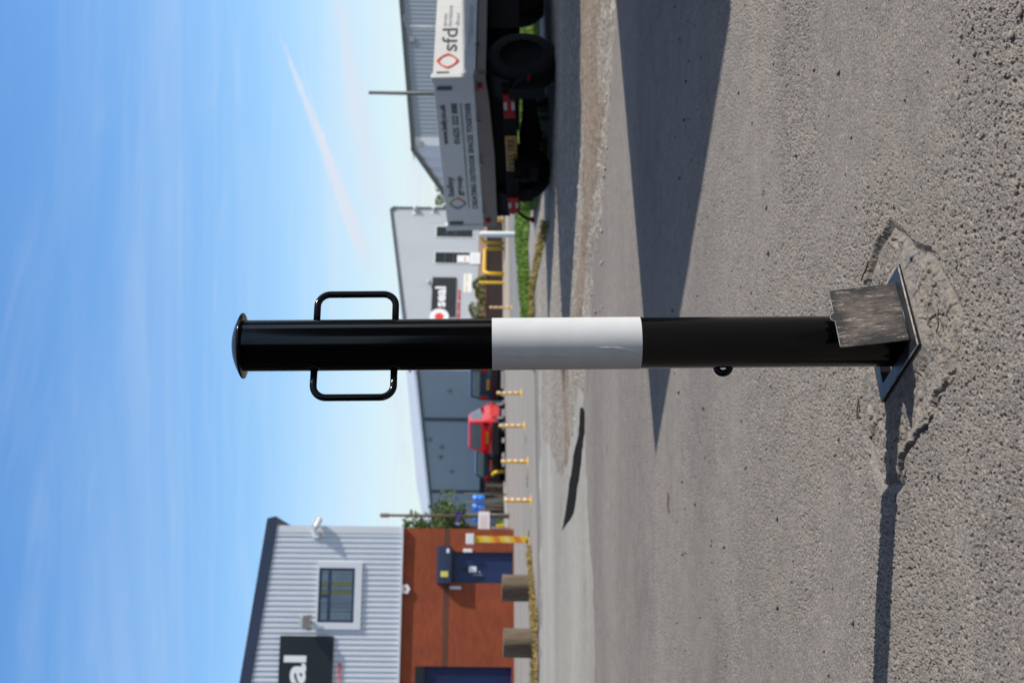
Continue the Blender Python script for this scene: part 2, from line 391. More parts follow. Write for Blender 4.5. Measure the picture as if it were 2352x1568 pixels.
def ground_mat(name, cols, stone=130.0, patch=1.4, dust=(0.30, 0.268, 0.225), dust_amt=0.5, bump=0.5, fine=420.0, streak=None, mottle=0.16):
    """loose-looking asphalt / gravel: stones of several colours with dust between them"""
    mt, t, b = new_mat(name)
    co = N(t, 'ShaderNodeTexCoord')
    V = co.outputs['Object']
    wob = N(t, 'ShaderNodeTexNoise'); wob.inputs['Scale'].default_value = stone * 0.8; wob.inputs['Detail'].default_value = 2
    lk(t, V, wob.inputs['Vector'])
    wm = N(t, 'ShaderNodeVectorMath', operation='MULTIPLY_ADD')
    wm.inputs[1].default_value = (0.006 * 130 / stone,) * 3
    lk(t, wob.outputs['Color'], wm.inputs[0]); lk(t, V, wm.inputs[2])
    vo = N(t, 'ShaderNodeTexVoronoi', feature='F1'); vo.inputs['Scale'].default_value = stone
    lk(t, wm.outputs[0], vo.inputs['Vector'])
    sr = N(t, 'ShaderNodeSeparateColor'); lk(t, vo.outputs['Color'], sr.inputs[0])
    rp = N(t, 'ShaderNodeValToRGB'); rp.color_ramp.interpolation = 'LINEAR'
    el = rp.color_ramp.elements
    while len(el) < len(cols): el.new(0.5)
    for i, c in enumerate(cols):
        el[i].position = i / (len(cols) - 1); el[i].color = rgba(c)
    lk(t, sr.outputs[0], rp.inputs[0])
    # dust
    n1 = N(t, 'ShaderNodeTexNoise'); n1.inputs['Scale'].default_value = patch; n1.inputs['Detail'].default_value = 8; n1.inputs['Roughness'].default_value = 0.7
    if streak:
        mp = N(t, 'ShaderNodeMapping'); mp.inputs['Scale'].default_value = streak[:3]; mp.inputs['Rotation'].default_value = (0, 0, streak[3])
        lk(t, V, mp.inputs[0]); lk(t, mp.outputs[0], n1.inputs['Vector'])
    else:
        lk(t, V, n1.inputs['Vector'])
    n2 = N(t, 'ShaderNodeTexNoise'); n2.inputs['Scale'].default_value = fine; n2.inputs['Detail'].default_value = 4; n2.inputs['Roughness'].default_value = 0.7
    lk(t, V, n2.inputs['Vector'])
    ad = N(t, 'ShaderNodeMath', operation='ADD'); lk(t, n1.outputs['Fac'], ad.inputs[0]); lk(t, n2.outputs['Fac'], ad.inputs[1])
    mr = N(t, 'ShaderNodeMapRange', interpolation_type='SMOOTHSTEP'); mr.inputs['From Min'].default_value = 0.75; mr.inputs['From Max'].default_value = 1.25
    mr.inputs['To Min'].default_value = max(0, dust_amt - 0.38); mr.inputs['To Max'].default_value = min(1, dust_amt + 0.38)
    lk(t, ad.outputs[0], mr.inputs['Value'])
    mx = N(t, 'ShaderNodeMix', data_type='RGBA'); mx.inputs['B'].default_value = rgba(dust)
    lk(t, rp.outputs[0], mx.inputs['A']); lk(t, mr.outputs[0], mx.inputs['Factor'])
    # broad tone drift of the surface (old tyre tracks, spills)
    n3 = N(t, 'ShaderNodeTexNoise'); n3.inputs['Scale'].default_value = 0.45; n3.inputs['Detail'].default_value = 7; n3.inputs['Roughness'].default_value = 0.6
    mp3 = N(t, 'ShaderNodeMapping'); mp3.inputs['Scale'].default_value = (0.35, 1.3, 1); mp3.inputs['Rotation'].default_value = (0, 0, 0.15)
    lk(t, V, mp3.inputs[0]); lk(t, mp3.outputs[0], n3.inputs['Vector'])
    hv = N(t, 'ShaderNodeHueSaturation'); 
    m3 = N(t, 'ShaderNodeMapRange'); m3.inputs['From Min'].default_value = 0.3; m3.inputs['From Max'].default_value = 0.7
    m3.inputs['To Min'].default_value = 0.80; m3.inputs['To Max'].default_value = 1.17
    lk(t, n3.outputs['Fac'], m3.inputs['Value']); lk(t, m3.outputs[0], hv.inputs['Value'])
    lk(t, mx.outputs['Result'], hv.inputs['Color'])
    # coarse mottling that still reads from afar
    n5 = N(t, 'ShaderNodeTexNoise'); n5.inputs['Scale'].default_value = 17; n5.inputs['Detail'].default_value = 9; n5.inputs['Roughness'].default_value = 0.78
    mp5 = N(t, 'ShaderNodeMapping'); mp5.inputs['Scale'].default_value = (1, 0.6, 1); lk(t, V, mp5.inputs[0]); lk(t, mp5.outputs[0], n5.inputs['Vector'])
    m5 = N(t, 'ShaderNodeMapRange'); m5.inputs['From Min'].default_value = 0.32; m5.inputs['From Max'].default_value = 0.68
    m5.inputs['To Min'].default_value = 1 - mottle; m5.inputs['To Max'].default_value = 1 + mottle
    lk(t, n5.outputs['Fac'], m5.inputs['Value'])
    hv2 = N(t, 'ShaderNodeHueSaturation'); lk(t, m5.outputs[0], hv2.inputs['Value']); lk(t, hv.outputs[0], hv2.inputs['Color'])
    # old dark spills and damp patches with soft ragged rims
    n6 = N(t, 'ShaderNodeTexNoise'); n6.inputs['Scale'].default_value = 0.9; n6.inputs['Detail'].default_value = 8; n6.inputs['Roughness'].default_value = 0.66
    mp6 = N(t, 'ShaderNodeMapping'); mp6.inputs['Location'].default_value = (7.3, 2.1, 0); lk(t, V, mp6.inputs[0]); lk(t, mp6.outputs[0], n6.inputs['Vector'])
    m6 = N(t, 'ShaderNodeMapRange', interpolation_type='SMOOTHSTEP'); m6.inputs['From Min'].default_value = 0.56; m6.inputs['From Max'].default_value = 0.70
    m6.inputs['To Min'].default_value = 1.0; m6.inputs['To Max'].default_value = 0.80
    lk(t, n6.outputs['Fac'], m6.inputs['Value'])
    hv3 = N(t, 'ShaderNodeHueSaturation'); lk(t, m6.outputs[0], hv3.inputs['Value']); lk(t, hv2.outputs[0], hv3.inputs['Color'])
    lk(t, hv3.outputs[0], b.inputs['Base Color'])
    b.inputs['Roughness'].default_value = 0.88
    b.inputs['Specular IOR Level'].default_value = 0.3
    bp = N(t, 'ShaderNodeBump'); bp.inputs['Strength'].default_value = bump; bp.inputs['Distance'].default_value = 0.0022 * 130 / stone
    lk(t, n2.outputs['Fac'], bp.inputs['Height'])
    b2 = N(t, 'ShaderNodeBump'); b2.inputs['Strength'].default_value = bump; b2.inputs['Distance'].default_value = 0.003 * 130 / stone; b2.invert = True
    lk(t, vo.outputs['Distance'], b2.inputs['Height']); lk(t, bp.outputs[0], b2.inputs['Normal'])
    lk(t, b2.outputs[0], b.inputs['Normal'])
    return mt

STONES = [(0.085, 0.087, 0.095), (0.20, 0.18, 0.16), (0.125, 0.125, 0.135), (0.28, 0.235, 0.195), (0.155, 0.15, 0.155), (0.34, 0.295, 0.255)]
M['asphalt'] = ground_mat('dusty_asphalt', STONES, stone=230, dust=(0.238, 0.215, 0.187), dust_amt=0.45)
M['gravel'] = ground_mat('pale_gravel', [(0.10, 0.095, 0.085), (0.33, 0.30, 0.265), (0.21, 0.195, 0.17), (0.56, 0.53, 0.48)], stone=30, mottle=0.30, dust=(0.30, 0.262, 0.215), dust_amt=0.42, fine=90, patch=0.8, bump=0.8)
M['dirt'] = ground_mat('brown_dirt', [(0.13, 0.105, 0.08), (0.22, 0.175, 0.135), (0.32, 0.28, 0.235)], stone=34, mottle=0.26, dust=(0.225, 0.172, 0.128), dust_amt=0.62, fine=110, patch=0.9)
M['road'] = ground_mat('pale_road', [(0.225, 0.212, 0.195), (0.275, 0.257, 0.235), (0.24, 0.228, 0.21)], stone=60, dust=(0.295, 0.265, 0.228), dust_amt=0.55, fine=60, patch=0.35, bump=0.25, streak=(0.25, 1.6, 1, 0.06))
M['old_road'] = ground_mat('worn_concrete', [(0.21, 0.205, 0.19), (0.31, 0.30, 0.275), (0.27, 0.26, 0.24)], stone=70, dust=(0.345, 0.325, 0.285), dust_amt=0.55, fine=80, patch=0.6, bump=0.3, streak=(0.25, 2.2, 1, 0.05))
M['grey_asphalt'] = ground_mat('grey_asphalt', [(0.18, 0.18, 0.185), (0.24, 0.24, 0.24), (0.21, 0.21, 0.21)], stone=60, dust=(0.26, 0.25, 0.235), dust_amt=0.4, fine=60, patch=0.3, bump=0.2)
M['paving'] = ground_mat('tan_paving', [(0.36, 0.30, 0.225), (0.42, 0.36, 0.28), (0.39, 0.33, 0.26)], stone=20, dust=(0.42, 0.35, 0.26), dust_amt=0.45, fine=40, patch=0.3, bump=0.2)
M['tar'] = ground_mat('fresh_tar', [(0.007, 0.007, 0.0075), (0.016, 0.016, 0.016), (0.010, 0.010, 0.010)], stone=60, dust=(0.016, 0.0155, 0.015), dust_amt=0.2, fine=120, patch=2.0)
M['concrete'] = ground_mat('rough_concrete', [(0.13, 0.125, 0.125), (0.24, 0.205, 0.17), (0.16, 0.155, 0.16), (0.33, 0.275, 0.22)], stone=85, mottle=0.2, dust=(0.240, 0.212, 0.180), dust_amt=0.42, fine=260, patch=9)
for n_ in M['tar'].node_tree.nodes:
    if n_.type == 'BSDF_PRINCIPLED': n_.inputs['Specular IOR Level'].default_value = 0.05; n_.inputs['Roughness'].default_value = 1.0
M['turf'] = pm('turf_soil', (0.075, 0.125, 0.022), 0.9, scale=1.2, col2=(0.14, 0.17, 0.045), bump=0.6, bscale=30)

M['dry_soil'] = pm('dry_soil', (0.24, 0.19, 0.12), 0.9, scale=2.5, col2=(0.33, 0.25, 0.12), bump=0.5, bscale=30)

def brick_mat(name, c1, c2, mortar, scale=1.0):
    mt, t, b = new_mat(name)
    co = N(t, 'ShaderNodeTexCoord'); sp = N(t, 'ShaderNodeSeparateXYZ'); cb = N(t, 'ShaderNodeCombineXYZ')
    lk(t, co.outputs['Object'], sp.inputs[0])
    ax = N(t, 'ShaderNodeMath', operation='ADD'); lk(t, sp.outputs['X'], ax.inputs[0]); lk(t, sp.outputs['Y'], ax.inputs[1])
    lk(t, ax.outputs[0], cb.inputs[0]); lk(t, sp.outputs['Z'], cb.inputs[1])
    br = N(t, 'ShaderNodeTexBrick')
    br.inputs['Scale'].default_value = scale
    br.inputs['Brick Width'].default_value = 0.225; br.inputs['Row Height'].default_value = 0.075
    br.inputs['Mortar Size'].default_value = 0.006; br.inputs['Bias'].default_value = 0.0
    br.inputs['Color1'].default_value = rgba(c1); br.inputs['Color2'].default_value = rgba(c2); br.inputs['Mortar'].default_value = rgba(mortar)
    lk(t, cb.outputs[0], br.inputs['Vector'])
    no = N(t, 'ShaderNodeTexNoise'); no.inputs['Scale'].default_value = 1.3; no.inputs['Detail'].default_value = 7
    lk(t, co.outputs['Object'], no.inputs['Vector'])
    hv = N(t, 'ShaderNodeHueSaturation'); mr = N(t, 'ShaderNodeMapRange'); mr.inputs['To Min'].default_value = 0.72; mr.inputs['To Max'].default_value = 1.28
    lk(t, no.outputs['Fac'], mr.inputs['Value']); lk(t, mr.outputs[0], hv.inputs['Value']); lk(t, br.outputs[0], hv.inputs['Color'])
    lk(t, hv.outputs[0], b.inputs['Base Color']); b.inputs['Roughness'].default_value = 0.85
    bp = N(t, 'ShaderNodeBump'); bp.inputs['Strength'].default_value = 0.4; bp.inputs['Distance'].default_value = 0.006; bp.invert = True
    lk(t, br.outputs['Fac'], bp.inputs['Height']); lk(t, bp.outputs[0], b.inputs['Normal'])
    return mt
M['brick'] = brick_mat('red_brick', (0.315, 0.060, 0.014), (0.25, 0.044, 0.012), (0.18, 0.058, 0.028))
M['brick_band'] = brick_mat('brown_brick', (0.125, 0.042, 0.022), (0.10, 0.035, 0.02), (0.12, 0.06, 0.04))
M['brick_dark'] = brick_mat('dark_brick', (0.034, 0.018, 0.014), (0.028, 0.015, 0.013), (0.03, 0.022, 0.02))
M['brick_tan'] = brick_mat('tan_brick', (0.36, 0.23, 0.15), (0.30, 0.19, 0.13), (0.36, 0.28, 0.22))

# ------------------------------------------------------------------ mesh helpers
class MB:
    def __init__(s):
        s.v = []; s.f = []; s.smooth = []
    def add(s, vs, fs, smooth=False, mat=None):
        o = len(s.v)
        for p in vs:
            p = Vector(p)
            s.v.append(tuple(mat @ p) if mat else tuple(p))
        for f in fs:
            s.f.append(tuple(i + o for i in f)); s.smooth.append(smooth)
    def box(s, x0, x1, y0, y1, z0, z1, mat=None, bev=0.0):
        if bev <= 0:
            vs = [(x0, y0, z0), (x1, y0, z0), (x1, y1, z0), (x0, y1, z0), (x0, y0, z1), (x1, y0, z1), (x1, y1, z1), (x0, y1, z1)]
            fs = [(3, 2, 1, 0), (4, 5, 6, 7), (0, 1, 5, 4), (1, 2, 6, 5), (2, 3, 7, 6), (3, 0, 4, 7)]
            s.add(vs, fs, False, mat); return
        bm = bmesh.new()
        bmesh.ops.create_cube(bm, size=1)
        for v in bm.verts:
            v.co = Vector(((x0 + x1) / 2 + v.co.x * (x1 - x0), (y0 + y1) / 2 + v.co.y * (y1 - y0), (z0 + z1) / 2 + v.co.z * (z1 - z0)))
        bmesh.ops.bevel(bm, geom=bm.edges[:], offset=bev, segments=2, profile=0.6, affect='EDGES')
        s.from_bm(bm, False, mat)
    def from_bm(s, bm, smooth=False, mat=None):
        bm.verts.index_update()
        s.add([v.co.copy() for v in bm.verts], [[v.index for v in f.verts] for f in bm.faces], smooth, mat)
        bm.free()
    def prism(s, pts, y0, y1, mat=None, axis='y'):
        """polygon in x,z extruded along y (or polygon x,y along z)"""
        n = len(pts)
        if axis == 'y':
            vs = [(p[0], y0, p[1]) for p in pts] + [(p[0], y1, p[1]) for p in pts]
        else:
            vs = [(p[0], p[1], y0) for p in pts] + [(p[0], p[1], y1) for p in pts]
        fs = [tuple(range(n)), tuple(range(2 * n - 1, n - 1, -1))]
        for i in range(n):
            j = (i + 1) % n
            fs.append((j, i, i + n, j + n))
        s.add(vs, fs, False, mat)
    def tube(s, pts, r, seg=12, mat=None, caps=True, radii=None, smooth=True):
        pts = [Vector(p) for p in pts]
        rings = []
        up = None
        vs = []; fs = []
        for i, p in enumerate(pts):
            a = pts[max(i - 1, 0)]; c = pts[min(i + 1, len(pts) - 1)]
            d = (c - a).normalized()
            if up is None:
                up = Vector((0, 0, 1)) if abs(d.z) < 0.9 else Vector((1, 0, 0))
            sx = d.cross(up).normalized(); up = sx.cross(d).normalized()
            rr = radii[i] if radii else r
            for k in range(seg):
                an = 2 * math.pi * k / seg
                vs.append(p + (sx * math.cos(an) + up * math.sin(an)) * rr)
        for i in range(len(pts) - 1):
            for k in range(seg):
                k2 = (k + 1) % seg
                fs.append((i * seg + k, i * seg + k2, (i + 1) * seg + k2, (i + 1) * seg + k))
        s.add(vs, fs, smooth, mat)
        if caps:
            o = len(s.v) - len(vs)
            s.f.append(tuple(o + k for k in range(seg))[::-1]); s.smooth.append(False)
            s.f.append(tuple(o + (len(pts) - 1) * seg + k for k in range(seg))); s.smooth.append(False)
    def lathe(s, prof, seg=32, mat=None, smooth=True, a0=0.0, a1=2 * math.pi):
        """profile of (r, z) turned round z"""
        full = abs(a1 - a0 - 2 * math.pi) < 1e-6
        n = seg if full else seg + 1
        vs = []
        for r, z in prof:
            for k in range(n):
                an = a0 + (a1 - a0) * k / seg
                vs.append((r * math.cos(an), r * math.sin(an), z))
        fs = []
        for i in range(len(prof) - 1):
            for k in range(seg):
                k2 = (k + 1) % n
                fs.append((i * n + k, i * n + k2, (i + 1) * n + k2, (i + 1) * n + k))
        s.add(vs, fs, smooth, mat)
    def build(s, name, mat, parent=None):
        me = bpy.data.meshes.new(name)
        me.from_pydata(s.v, [], s.f)
        me.polygons.foreach_set('use_smooth', s.smooth)
        me.update()
        me.materials.append(M[mat] if isinstance(mat, str) else mat)
        o = bpy.data.objects.new(name, me)
        COL.objects.link(o)
        if parent: o.parent = parent
        return o

def weld(o, ang=35):
    """merge touching verts and mark sharp edges so smooth faces shade cleanly"""
    bm = bmesh.new(); bm.from_mesh(o.data)
    bmesh.ops.remove_doubles(bm, verts=bm.verts, dist=1e-5)
    bmesh.ops.recalc_face_normals(bm, faces=bm.faces)
    for e in bm.edges:
        if len(e.link_faces) == 2 and e.calc_face_angle(0) > R(ang): e.smooth = False
    for f in bm.faces: f.smooth = True
    bm.to_mesh(o.data); bm.free()
    return o

def tag(o, label=None, cat=None, group=None, kind=None):
    if label: o['label'] = label
    if cat: o['category'] = cat
    if group: o['group'] = group
    if kind: o['kind'] = kind
    return o

def thing(name, label, cat, loc=(0, 0, 0), rz=0.0, group=None):
    o = bpy.data.objects.new(name, None)
    o.empty_display_size = 0.2
    COL.objects.link(o)
    o.location = loc; o.rotation_euler = (0, 0, rz)
    return tag(o, label, cat, group)

def copy_thing(o, parent=None):
    c = o.copy(); COL.objects.link(c)
    if parent: c.parent = parent
    for ch in list(o.children):
        copy_thing(ch, c)
    return c

def lettering(txt, name, mat, parent, x, z, h, w=None, y=-0.004, depth=0.003, bold=0.0, flip=None, xform=None, spacing=1.0):
    """letters as a thin mesh: left end x, baseline z, cap height h, fitted to width w, on the plane facing local -y"""
    cu = bpy.data.curves.new('txt', 'FONT')
    cu.body = txt; cu.size = 1.0; cu.offset = bold; cu.extrude = 0.01; cu.resolution_u = 3
    cu.space_character = spacing
    ob = bpy.data.objects.new('txt', cu); COL.objects.link(ob)
    dg = bpy.context.evaluated_depsgraph_get()
    me = bpy.data.meshes.new_from_object(ob.evaluated_get(dg))
    bpy.data.objects.remove(ob); bpy.data.curves.remove(cu)
    co = np.empty(len(me.vertices) * 3); me.vertices.foreach_get('co', co); co = co.reshape(-1, 3)
    x0, x1 = co[:, 0].min(), co[:, 0].max()
    sz = h / 0.70
    sx = (w / (x1 - x0)) if w else sz
    out = np.empty_like(co)
    out[:, 0] = x + (co[:, 0] - x0) * sx
    out[:, 2] = z + co[:, 1] * sz
    out[:, 1] = y - (co[:, 2] / 0.02 + 0.5) * depth
    if xform is not None:
        out = np.array([tuple(xform @ Vector(p)) for p in out])
    me.vertices.foreach_set('co', out.ravel()); me.update()
    me.name = name
    me.materials.clear(); me.materials.append(M[mat])
    o = bpy.data.objects.new(name, me); COL.objects.link(o); o.parent = parent
    return o

# value noise and cell noise for the modelled ground
def vnoise(x, y, seed=0):
    xi = np.floor(x).astype(np.int64); yi = np.floor(y).astype(np.int64)
    fx = x - xi; fy = y - yi
    fx = fx * fx * (3 - 2 * fx); fy = fy * fy * (3 - 2 * fy)
    def h(a, b):
        n = (a * 374761393 + b * 668265263 + seed * 982451653) & 0xffffffff
        n = ((n ^ (n >> 13)) * 1274126177) & 0xffffffff
        return ((n ^ (n >> 16)) & 0xffff) / 65535.0
    return (h(xi, yi) * (1 - fx) + h(xi + 1, yi) * fx) * (1 - fy) + (h(xi, yi + 1) * (1 - fx) + h(xi + 1, yi + 1) * fx) * fy

def fbm(x, y, octv=4, seed=0):
    s = 0; a = 0.5
    for i in range(octv):
        s = s + a * vnoise(x * 2 ** i, y * 2 ** i, seed + i * 17); a *= 0.5
    return s

def worley(x, y, seed=0):
    xi = np.floor(x).astype(np.int64); yi = np.floor(y).astype(np.int64)
    def h(a, b, k):
        n = (a * 374761393 + b * 668265263 + (seed + k) * 982451653) & 0xffffffff
        n = ((n ^ (n >> 13)) * 1274126177) & 0xffffffff
        return ((n ^ (n >> 16)) & 0xffff) / 65535.0
    best = np.full(x.shape, 9.0); second = np.full(x.shape, 9.0); idv = np.zeros(x.shape)
    for a in (-1, 0, 1):
        for c in (-1, 0, 1):
            px = xi + a + h(xi + a, yi + c, 1); py = yi + c + h(xi + a, yi + c, 2)
            d = np.hypot(px - x, py - y)
            hh = h(xi + a, yi + c, 3)
            near = d < best
            second = np.where(near, best, np.minimum(second, d))
            idv = np.where(near, hh, idv)
            best = np.where(near, d, best)
    return best, second, idv

# ------------------------------------------------------------------ the ground
def stone_height(X, Y, cell=0.0046, amp=0.0026, seed=3):
    wx = X + 0.003 * (vnoise(X * 160, Y * 160, 5) - 0.5); wy = Y + 0.003 * (vnoise(X * 160, Y * 160, 9) - 0.5)
    f1, f2, idv = worley(wx / cell, wy / cell, seed)
    e = np.clip((f2 - f1) * 3.4, 0, 1)
    hgt = (1 - (1 - e) ** 2) * (0.55 + 0.45 * idv)
    missing = (idv < 0.20)
    hgt = np.where(missing, -0.75 * e, hgt)
    g1, g2, idg = worley(wx / (cell * 0.45) + 7.7, wy / (cell * 0.45) + 3.1, seed + 40)
    hgt = hgt + 0.28 * np.clip((g2 - g1) * 2, 0, 1) * idg
    fill = np.clip((fbm(X * 2.6, Y * 2.6, 4, 31) - 0.40) * 4.5, 0, 1)       # dust levels out some areas
    return amp * (hgt * (1 - 0.72 * fill) + 0.35 * fill) + 0.010 * (fbm(X * 1.2, Y * 1.2, 3, 77) - 0.45) + 0.003 * (fbm(X * 9, Y * 9, 2, 55) - 0.4)

def grid_mesh(name, X, Y, Z, mat, smooth=True):
    r, c = X.shape
    co = np.stack([X, Y, Z], -1).reshape(-1, 3)
    idx = np.arange(r * c).reshape(r, c)
    q = np.stack([idx[:-1, :-1], idx[:-1, 1:], idx[1:, 1:], idx[1:, :-1]], -1).reshape(-1, 4)
    me = bpy.data.meshes.new(name)
    me.vertices.add(len(co)); me.vertices.foreach_set('co', co.ravel())
    me.loops.add(q.size); me.loops.foreach_set('vertex_index', q.ravel())
    me.polygons.add(len(q)); me.polygons.foreach_set('loop_start', np.arange(0, q.size, 4)); me.polygons.foreach_set('loop_total', np.full(len(q), 4))
    me.polygons.foreach_set('use_smooth', np.full(len(q), smooth))
    me.update(); me.validate()
    me.materials.append(M[mat])
    o = bpy.data.objects.new(name, me); COL.objects.link(o)
    return o

rows = [-600, -150, -40, -12, -4, -1, 0.3, 0.9, 1.25]
y = 1.36
while y < 7.6:
    rows.append(y); y += max(0.0016, y * y / 1869 * 1.08)
while y < 4000:
    rows.append(y); y *= 1.10 if y < 60 else 1.3
rows = np.array(rows)
sf = np.arange(-0.285, 0.2851, 0.00060)
so = np.array([0.32, 0.42, 0.7, 1.4, 3, 8, 25, 80, 400])
sv = np.concatenate([-so[::-1], sf, so])
GX = sv[None, :] * np.maximum(rows, 1.3)[:, None]
GY = np.repeat(rows[:, None], len(sv), 1)
near = (rows > 1.3) & (rows < 7.6)
GZ = SLOPE * np.clip(GX, -60, 60)
fade = np.clip((7.5 - rows) / 2.2, 0, 1)[:, None] * (np.abs(sv)[None, :] < 0.30)
hh = np.zeros_like(GX)
hh[near] = stone_height(GX[near], GY[near]) * (1 - 0.5 * np.clip((GY[near] - 2.2) / 1.6, 0, 1))
GZ = GZ + hh * fade
# keep the surface below the bollard's socket
GZ = np.where((np.abs(GX - 0.01) < 0.10) & (np.abs(GY - 2.0) < 0.12), np.minimum(GZ, SLOPE * GX - 0.002), GZ)
ground = grid_mesh('ground', GX, GY, GZ, 'asphalt')
tag(ground, kind='structure')

def interp(pts, u):
    xs = [p[0] for p in pts]; ys = [p[1] for p in pts]
    return np.interp(u, xs, ys)

def strip(name, top, bot, mat, zoff, kind='structure', nu=220, nv=14, amp=0.0, ns=3.0, ragged=0.0, crown=0.0, u0=None, u1=None, fray=0.0, pebbly=0.0):
    """a ground sheet between two edge lines (u, v), laid on the yard with its own relief; fray breaks its edges up into crumbs"""
    u0 = min(top[0][0], bot[0][0]) if u0 is None else u0
    u1 = max(top[-1][0], bot[-1][0]) if u1 is None else u1
    us = np.linspace(u0, u1, nu)
    X = np.zeros((nv, nu)); Y = np.zeros((nv, nu)); E = np.zeros((nv, nu))
    sd_ = sum(map(ord, name)) % 97
    for j, u in enumerate(us):
        va, vb = interp(top, u), interp(bot, u)
        if ragged:
            va += (fbm(np.array([u * 0.03]), np.array([1.5]), 4, sd_)[0] - 0.47) * ragged * 12
            vb += (fbm(np.array([u * 0.03]), np.array([9.5]), 4, sd_)[0] - 0.47) * ragged * 12
            if vb < va + 0.4: vb = va + 0.4
        m_ = fray
        for i in range(nv):
            vv = (va - m_) + (vb - va + 2 * m_) * i / (nv - 1)
            p = gp(u, vv)
            X[i, j] = p.x; Y[i, j] = p.y; E[i, j] = min(vv - va, vb - vv)
    if fray:
        E = E + fray * 2.2 * (fbm(X * 2.2, Y * 1.1, 4, sd_ + 3) - 0.47) + fray * 1.1 * (fbm(X * 11, Y * 5, 3, sd_ + 9) - 0.47)
        w_ = np.clip(E / (fray * (1.6 if fray > 4 else 0.5)), 0, 1)
    else:
        T = np.linspace(0, 1, nv)[:, None]
        w_ = np.sin(np.pi * T) ** 0.6 * np.ones((1, nu))
    Z = SLOPE * X + (zoff if not fray else -0.005) + w_ * (crown + (zoff + 0.005 if fray else 0) + amp * (fbm(X * ns, Y * ns, 4, sd_) - 0.25))
    if pebbly:
        g1, g2, gi = worley(X / 0.045, Y / 0.045, sd_)
        Z = Z + w_ * pebbly * np.clip((g2 - g1) * 2.5, 0, 1) * gi * gi
    o = grid_mesh(name, X, Y, Z, mat)
    if fray:
        fl = E.ravel()
        bm = bmesh.new(); bm.from_mesh(o.data); bm.verts.ensure_lookup_table()
        bmesh.ops.delete(bm, geom=[v for v in bm.verts if fl[v.index] < 0], context='VERTS')
        bm.to_mesh(o.data); bm.free()
    return tag(o, kind=kind)

# far to near
strip('road', [(-900, 1137), (2600, 1137)], [(-900, 1236), (400, 1236), (700, 1229), (2600, 1229)], 'road', 0.004, nv=10, nu=60)
strip('pavement', [(830, 1152), (2600, 1150)], [(830, 1171), (1010, 1169), (2600, 1166)], 'paving', 0.010, nv=4, nu=60)
strip('car_park', [(838, 1173), (1010, 1169.5), (2600, 1166.5)], [(838, 1205), (1010, 1189), (1200, 1187), (2600, 1186)], 'grey_asphalt', 0.008, nv=4, nu=60)
strip('concrete_road', [(-900, 1237), (380, 1237), (760, 1229)], [(-900, 1384), (0, 1376), (200, 1368), (420, 1354), (640, 1347), (760, 1343)], 'old_road', 0.005, nv=60, nu=420, fray=7)
strip('gravel', [(420, 1300), (560, 1240), (740, 1229), (1010, 1224), (1250, 1240), (1600, 1240), (2400, 1240)],
      [(420, 1299), (520, 1311), (569, 1325), (632, 1333), (720, 1345), (850, 1362), (1060, 1386), (1160, 1392), (1290, 1405), (1400, 1410), (1600, 1416), (2400, 1436)],
      'gravel', 0.009, nu=1100, nv=150, amp=0.012, ns=2.6, fray=11, pebbly=0.009)
strip('dirt_track', [(470, 1298), (560, 1284), (720, 1280), (850, 1314), (1060, 1335), (1250, 1332), (2300, 1300)],
      [(470, 1308), (560, 1320), (720, 1326), (850, 1350), (1060, 1370), (1250, 1390), (2300, 1404)],
      'dirt', 0.019, nu=760, nv=80, amp=0.012, ns=2.6, fray=12, pebbly=0.008)
strip('tar_patch', [(350, 1292), (418, 1304), (520, 1316), (569, 1330), (632, 1336)], [(350, 1293), (389, 1321), (477, 1334), (545, 1341), (623, 1343), (632, 1338)],
      'tar', 0.009, nu=620, nv=60, amp=0.004, fray=2.6)  # near-black wedge of ground with ragged edges

def kerb(name, pts, h=0.07, w=0.14, mat='old_road'):
    mb = MB()
    for i in range(len(pts) - 1):
        a = Vector(gp(*pts[i])); b_ = Vector(gp(*pts[i + 1]))
        n = int(max(1, (b_ - a).length / 0.95))
        d = (b_ - a) / n; L = d.length; ang = math.atan2(d.y, d.x)
        for k in range(n):
            p = a + d * k
            mb.box(0.006, L - 0.006, 0, w, -0.05, h, Matrix.Translation(p) @ Matrix.Rotation(ang, 4, 'Z'))
    return tag(mb.build(name, mat), kind='structure')
kerb('kerb', [(350, 1216.5), (660, 1207)], h=0.02, mat='road')
kerb('kerb', [(838, 1208), (1000, 1192), (1330, 1188.5)], h=0.06)
kerb('kerb', [(330, 1168), (480, 1160)], h=0.10)

